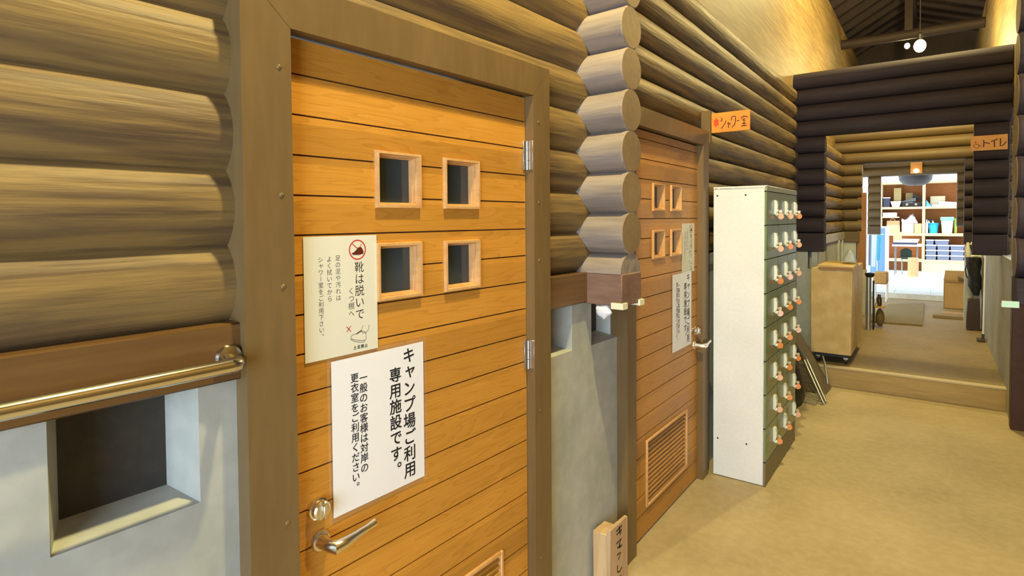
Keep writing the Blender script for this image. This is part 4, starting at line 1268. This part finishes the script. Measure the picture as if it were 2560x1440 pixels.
g = G(); g.lathe([(0.026, 0.0), (0.026, 0.24), (0.012, 0.28), (0.012, 0.33), (0.0, 0.332)], (1.022, 14.68, Z2), 'Z', 16); solo('white_bottle', g, W_, 'slim white bottle beside the cyan bucket', 'bottle', (1.022, 14.68, Z2), FB)
pail('cyan bucket on the right middle shelf', 1.155, 14.76, Z2, 0.080, 0.098, 0.235, CB)
for (du, dz, an, lb) in ((-0.045, 0.0, -0.35, 'left'), (0.03, 0.0, -0.30, 'right')):
    t = thing('spray_bottle', f'white spray bottle standing in the cyan bucket, {"nearer the white bottle" if lb == "left" else "nearer the mint tub"}', 'spray bottle', (1.155 + du, 14.76, Z2 + 0.013), FB)
    g = G(); a = (1.155 + du, 14.76, Z2 + 0.02); b = (1.155 + du + an * 0.16, 14.76, 1.50)
    g.tube([a, Vector(a).lerp(Vector(b), 0.7), b], [0.030, 0.028, 0.012], 12); part('bottle_body', g, W_, t)
    g = G(); g.box(b[0] - 0.035, b[0] + 0.02, 14.75, 14.77, b[2], b[2] + 0.04, 0.004); part('trigger', g, DK, t)
t = crate('mint tub with darker lid on the right middle shelf', 1.30, 1.53, 14.63, 14.86, Z2, 1.50, MT2, 0.10, False)
g = G(); g.box(1.285, 1.545, 14.615, 14.875, 1.50, 1.585, 0.01); part('lid', g, MT, t)
g = G(); g.box(1.553, 1.605, 14.78, 14.95, Z2, 1.55, 0.004); solo('lime_folder', g, LG, 'lime green folder beside the mint tub', 'folder', (1.57, 14.85, Z2), FB)
# clear storage boxes on the low shelf
rows = [(Z3, 'bottom row'), (Z3 + 0.122, 'second row'), (Z3 + 0.244, 'third row')]
cols = [(1.012, 1.215, 'against the middle upright'), (1.235, 1.465, 'in the middle column'), (1.485, 1.735, 'in the right column')]
boxes = [(a, b, z, f'clear storage box, {rn}, {cn}') for z, rn in rows for a, b, cn in cols]
boxes += [(1.012, 1.165, Z3 + 0.366, 'clear storage box topmost in the stack against the middle upright'), (1.19, 1.45, Z3 + 0.366, 'clear storage box topmost in the middle stack')]
for (a, b, z, lb) in boxes:
    t = thing('storage_box', lb, 'storage box', ((a + b) / 2, 14.75, z), FB, 'clear boxes on the low shelf')
    g = G(); g.hull8([(a + 0.012, 14.64, z), (a, 14.63, z + 0.085), (a + 0.012, 14.93, z), (a, 14.94, z + 0.085), (b - 0.012, 14.64, z), (b, 14.63, z + 0.085), (b - 0.012, 14.93, z), (b, 14.94, z + 0.085)]); part('body', g, CON, t)
    g = G(); g.box(a - 0.008, b + 0.008, 14.62, 14.95, z + 0.0855, z + 0.118, 0.008); part('lid', g, CLR, t)

# table with folders, stool and chair in front of the shelves
t = thing('work_table', 'white topped table with thin legs before the shelves', 'table', (0.7, 13.6, YF), FB)
g = G(); g.box(0.395, 0.96, 13.3, 13.95, 0.925, 0.965, 0.004); part('tabletop', g, W_, t)
for (a, b) in ((0.45, 13.36), (0.865, 13.36), (0.45, 13.9), (0.865, 13.9)):
    g = G(); g.tube([(a, b, YF), (a, b, 0.925)], 0.011, 10); part('leg', g, plain('leg_grey', '#6c6f78', 0.4), t)
for k, (lb, mm, z, a, b) in enumerate((('dark blue binder at the bottom of the pile on the table', DK, 0.966, 0.40, 0.86), ('violet grey binder in the middle of the pile on the table', WL, 1.012, 0.42, 0.88), ('pale flat folder on top of the binder pile', W_, 1.058, 0.55, 0.90))):
    g = G(); g.box(a, b, 13.36, 13.62, z, z + (0.045 if k < 2 else 0.03), 0.004)
    solo('binder', g, mm, lb, 'binder', ((a + b) / 2, 13.5, z), FB, 'binders piled on the table')
t = thing('paper_bag', 'small kraft paper bag on the table behind the binders', 'paper bag', (0.46, 13.75, 0.966), FB)
g = G(); g.box(0.40, 0.56, 13.68, 13.84, 0.966, 1.24, 0.004); part('bag_body', g, KR, t)
g = G(); g.tube([(0.44, 13.70, 1.238), (0.45, 13.70, 1.285), (0.51, 13.70, 1.285), (0.52, 13.70, 1.238)], 0.006, 8); part('handle', g, KR, t)
g = G(); g.lathe([(0.098, 0.0), (0.101, 0.20), (0.098, 0.42), (0.0, 0.425)], (0.80, 13.15, YF), 'Z', 24)
solo('log_stool', g, mottled('pale_log', '#b08a5c', '#c8a576', (6, 6, 1), 0.6, 0.1, 4), 'cut log stool standing before the white table', 'stool', (0.80, 13.15, YF), FB)
t = thing('dark_chair', 'small chair with dark green back under the table edge', 'chair', (0.65, 13.62, YF), FB)
DG = plain('dark_green_fabric', '#3c4a42', 0.8)
g = G(); g.bm.free(); g.bm = bmesh.new(); n = 12
A = [[(0.545 + 0.22 * i / 6, 13.52 + 0.03 * math.sin(PI * i / 6), 0.66 + 0.22 * j / 5 * (0.75 + 0.25 * math.sin(PI * i / 6))) for i in range(7)] for j in range(6)]
vv = [[g.bm.verts.new(p) for p in r_] for r_ in A]
for j in range(5):
    for i in range(6): g.bm.faces.new((vv[j][i], vv[j][i + 1], vv[j + 1][i + 1], vv[j + 1][i]))
bmesh.ops.solidify(g.bm, geom=g.bm.faces[:], thickness=0.03)
part('backrest', g, DG, t)
g = G(); g.box(0.56, 0.75, 13.55, 13.75, 0.62, 0.655, 0.01); part('seat', g, DG, t)
for (a, b) in ((0.575, 13.56), (0.735, 13.56), (0.575, 13.74), (0.735, 13.74)):
    g = G(); g.tube([(a, b, YF), (a, b, 0.62)], 0.010, 8); part('leg', g, plain('leg_green_grey', '#8a9494', 0.4), t)

# glazed door panel and hanging cloths at the left of the store room
t = thing('glazed_panel', 'white framed door leaf with blue glass standing open on the left', 'door leaf', (0.22, 12.0, YF), FB)
g = G(); BG = plain('blue_glass', '#7fa9dc', 0.15, 0, 0.6)
for b in ((0.04, 0.075, YF, 1.40), (0.335, 0.405, YF, 1.40)): g.box(b[0], b[1], 12.0, 12.04, b[2], b[3], 0.004)
for b in ((0.075, 0.335, 1.36, 1.40), (0.075, 0.335, YF, 0.40)): g.box(b[0], b[1], 12.0, 12.04, b[2], b[3], 0.004)
g.box(0.19, 0.205, 12.0, 12.04, 0.40, 1.36)
part('frame', g, W_, t)
for (a, b) in ((0.075, 0.19), (0.205, 0.335)):
    g = G(); g.box(a, b, 12.012, 12.028, 0.40, 1.36); part('glass', g, BG, t)
rr = random.Random(2)
for k, (a, w_, z0, z1, mm, lb) in enumerate(((0.10, 0.05, 0.62, 1.24, plain('grey_cloth', '#b4bcc0', 0.9), 'narrow grey cloth hanging before the blue glass'),
                                           (0.155, 0.085, 0.60, 1.24, plain('white_cloth', '#eef2f4', 0.9), 'white cloth hanging before the blue glass'),
                                           (0.245, 0.09, 0.72, 1.24, plain('turquoise_cloth', '#8fd3e6', 0.9), 'turquoise cloth hanging before the blue glass'))):
    g = G(); g.bm.free(); g.bm = bmesh.new(); n = 10
    R_ = [[g.bm.verts.new((a + w_ * i / n * (1 - 0.25 * j / 8), 11.2 + 0.012 * math.sin(i * 1.9 + k), z1 - (z1 - z0) * j / 8)) for i in range(n + 1)] for j in range(9)]
    for j in range(8):
        for i in range(n): g.bm.faces.new((R_[j][i], R_[j][i + 1], R_[j + 1][i + 1], R_[j + 1][i]))
    bmesh.ops.solidify(g.bm, geom=g.bm.faces[:], thickness=0.006)
    solo('hanging_cloth', g, mm, lb, 'cloth', (a, 11.2, z1), FB, 'cloths drying at the store room')
t = thing('drying_rail', 'thin white rail carrying the hanging cloths', 'rail', (0.2, 11.2, YF), FB)
g = G(); g.tube([(0.05, 11.2, 1.25), (0.36, 11.2, 1.25)], 0.008, 8); part('bar', g, W_, t)
g = G(); g.tube([(0.06, 11.2, YF), (0.06, 11.2, 1.25)], 0.012, 8); part('stand', g, W_, t)
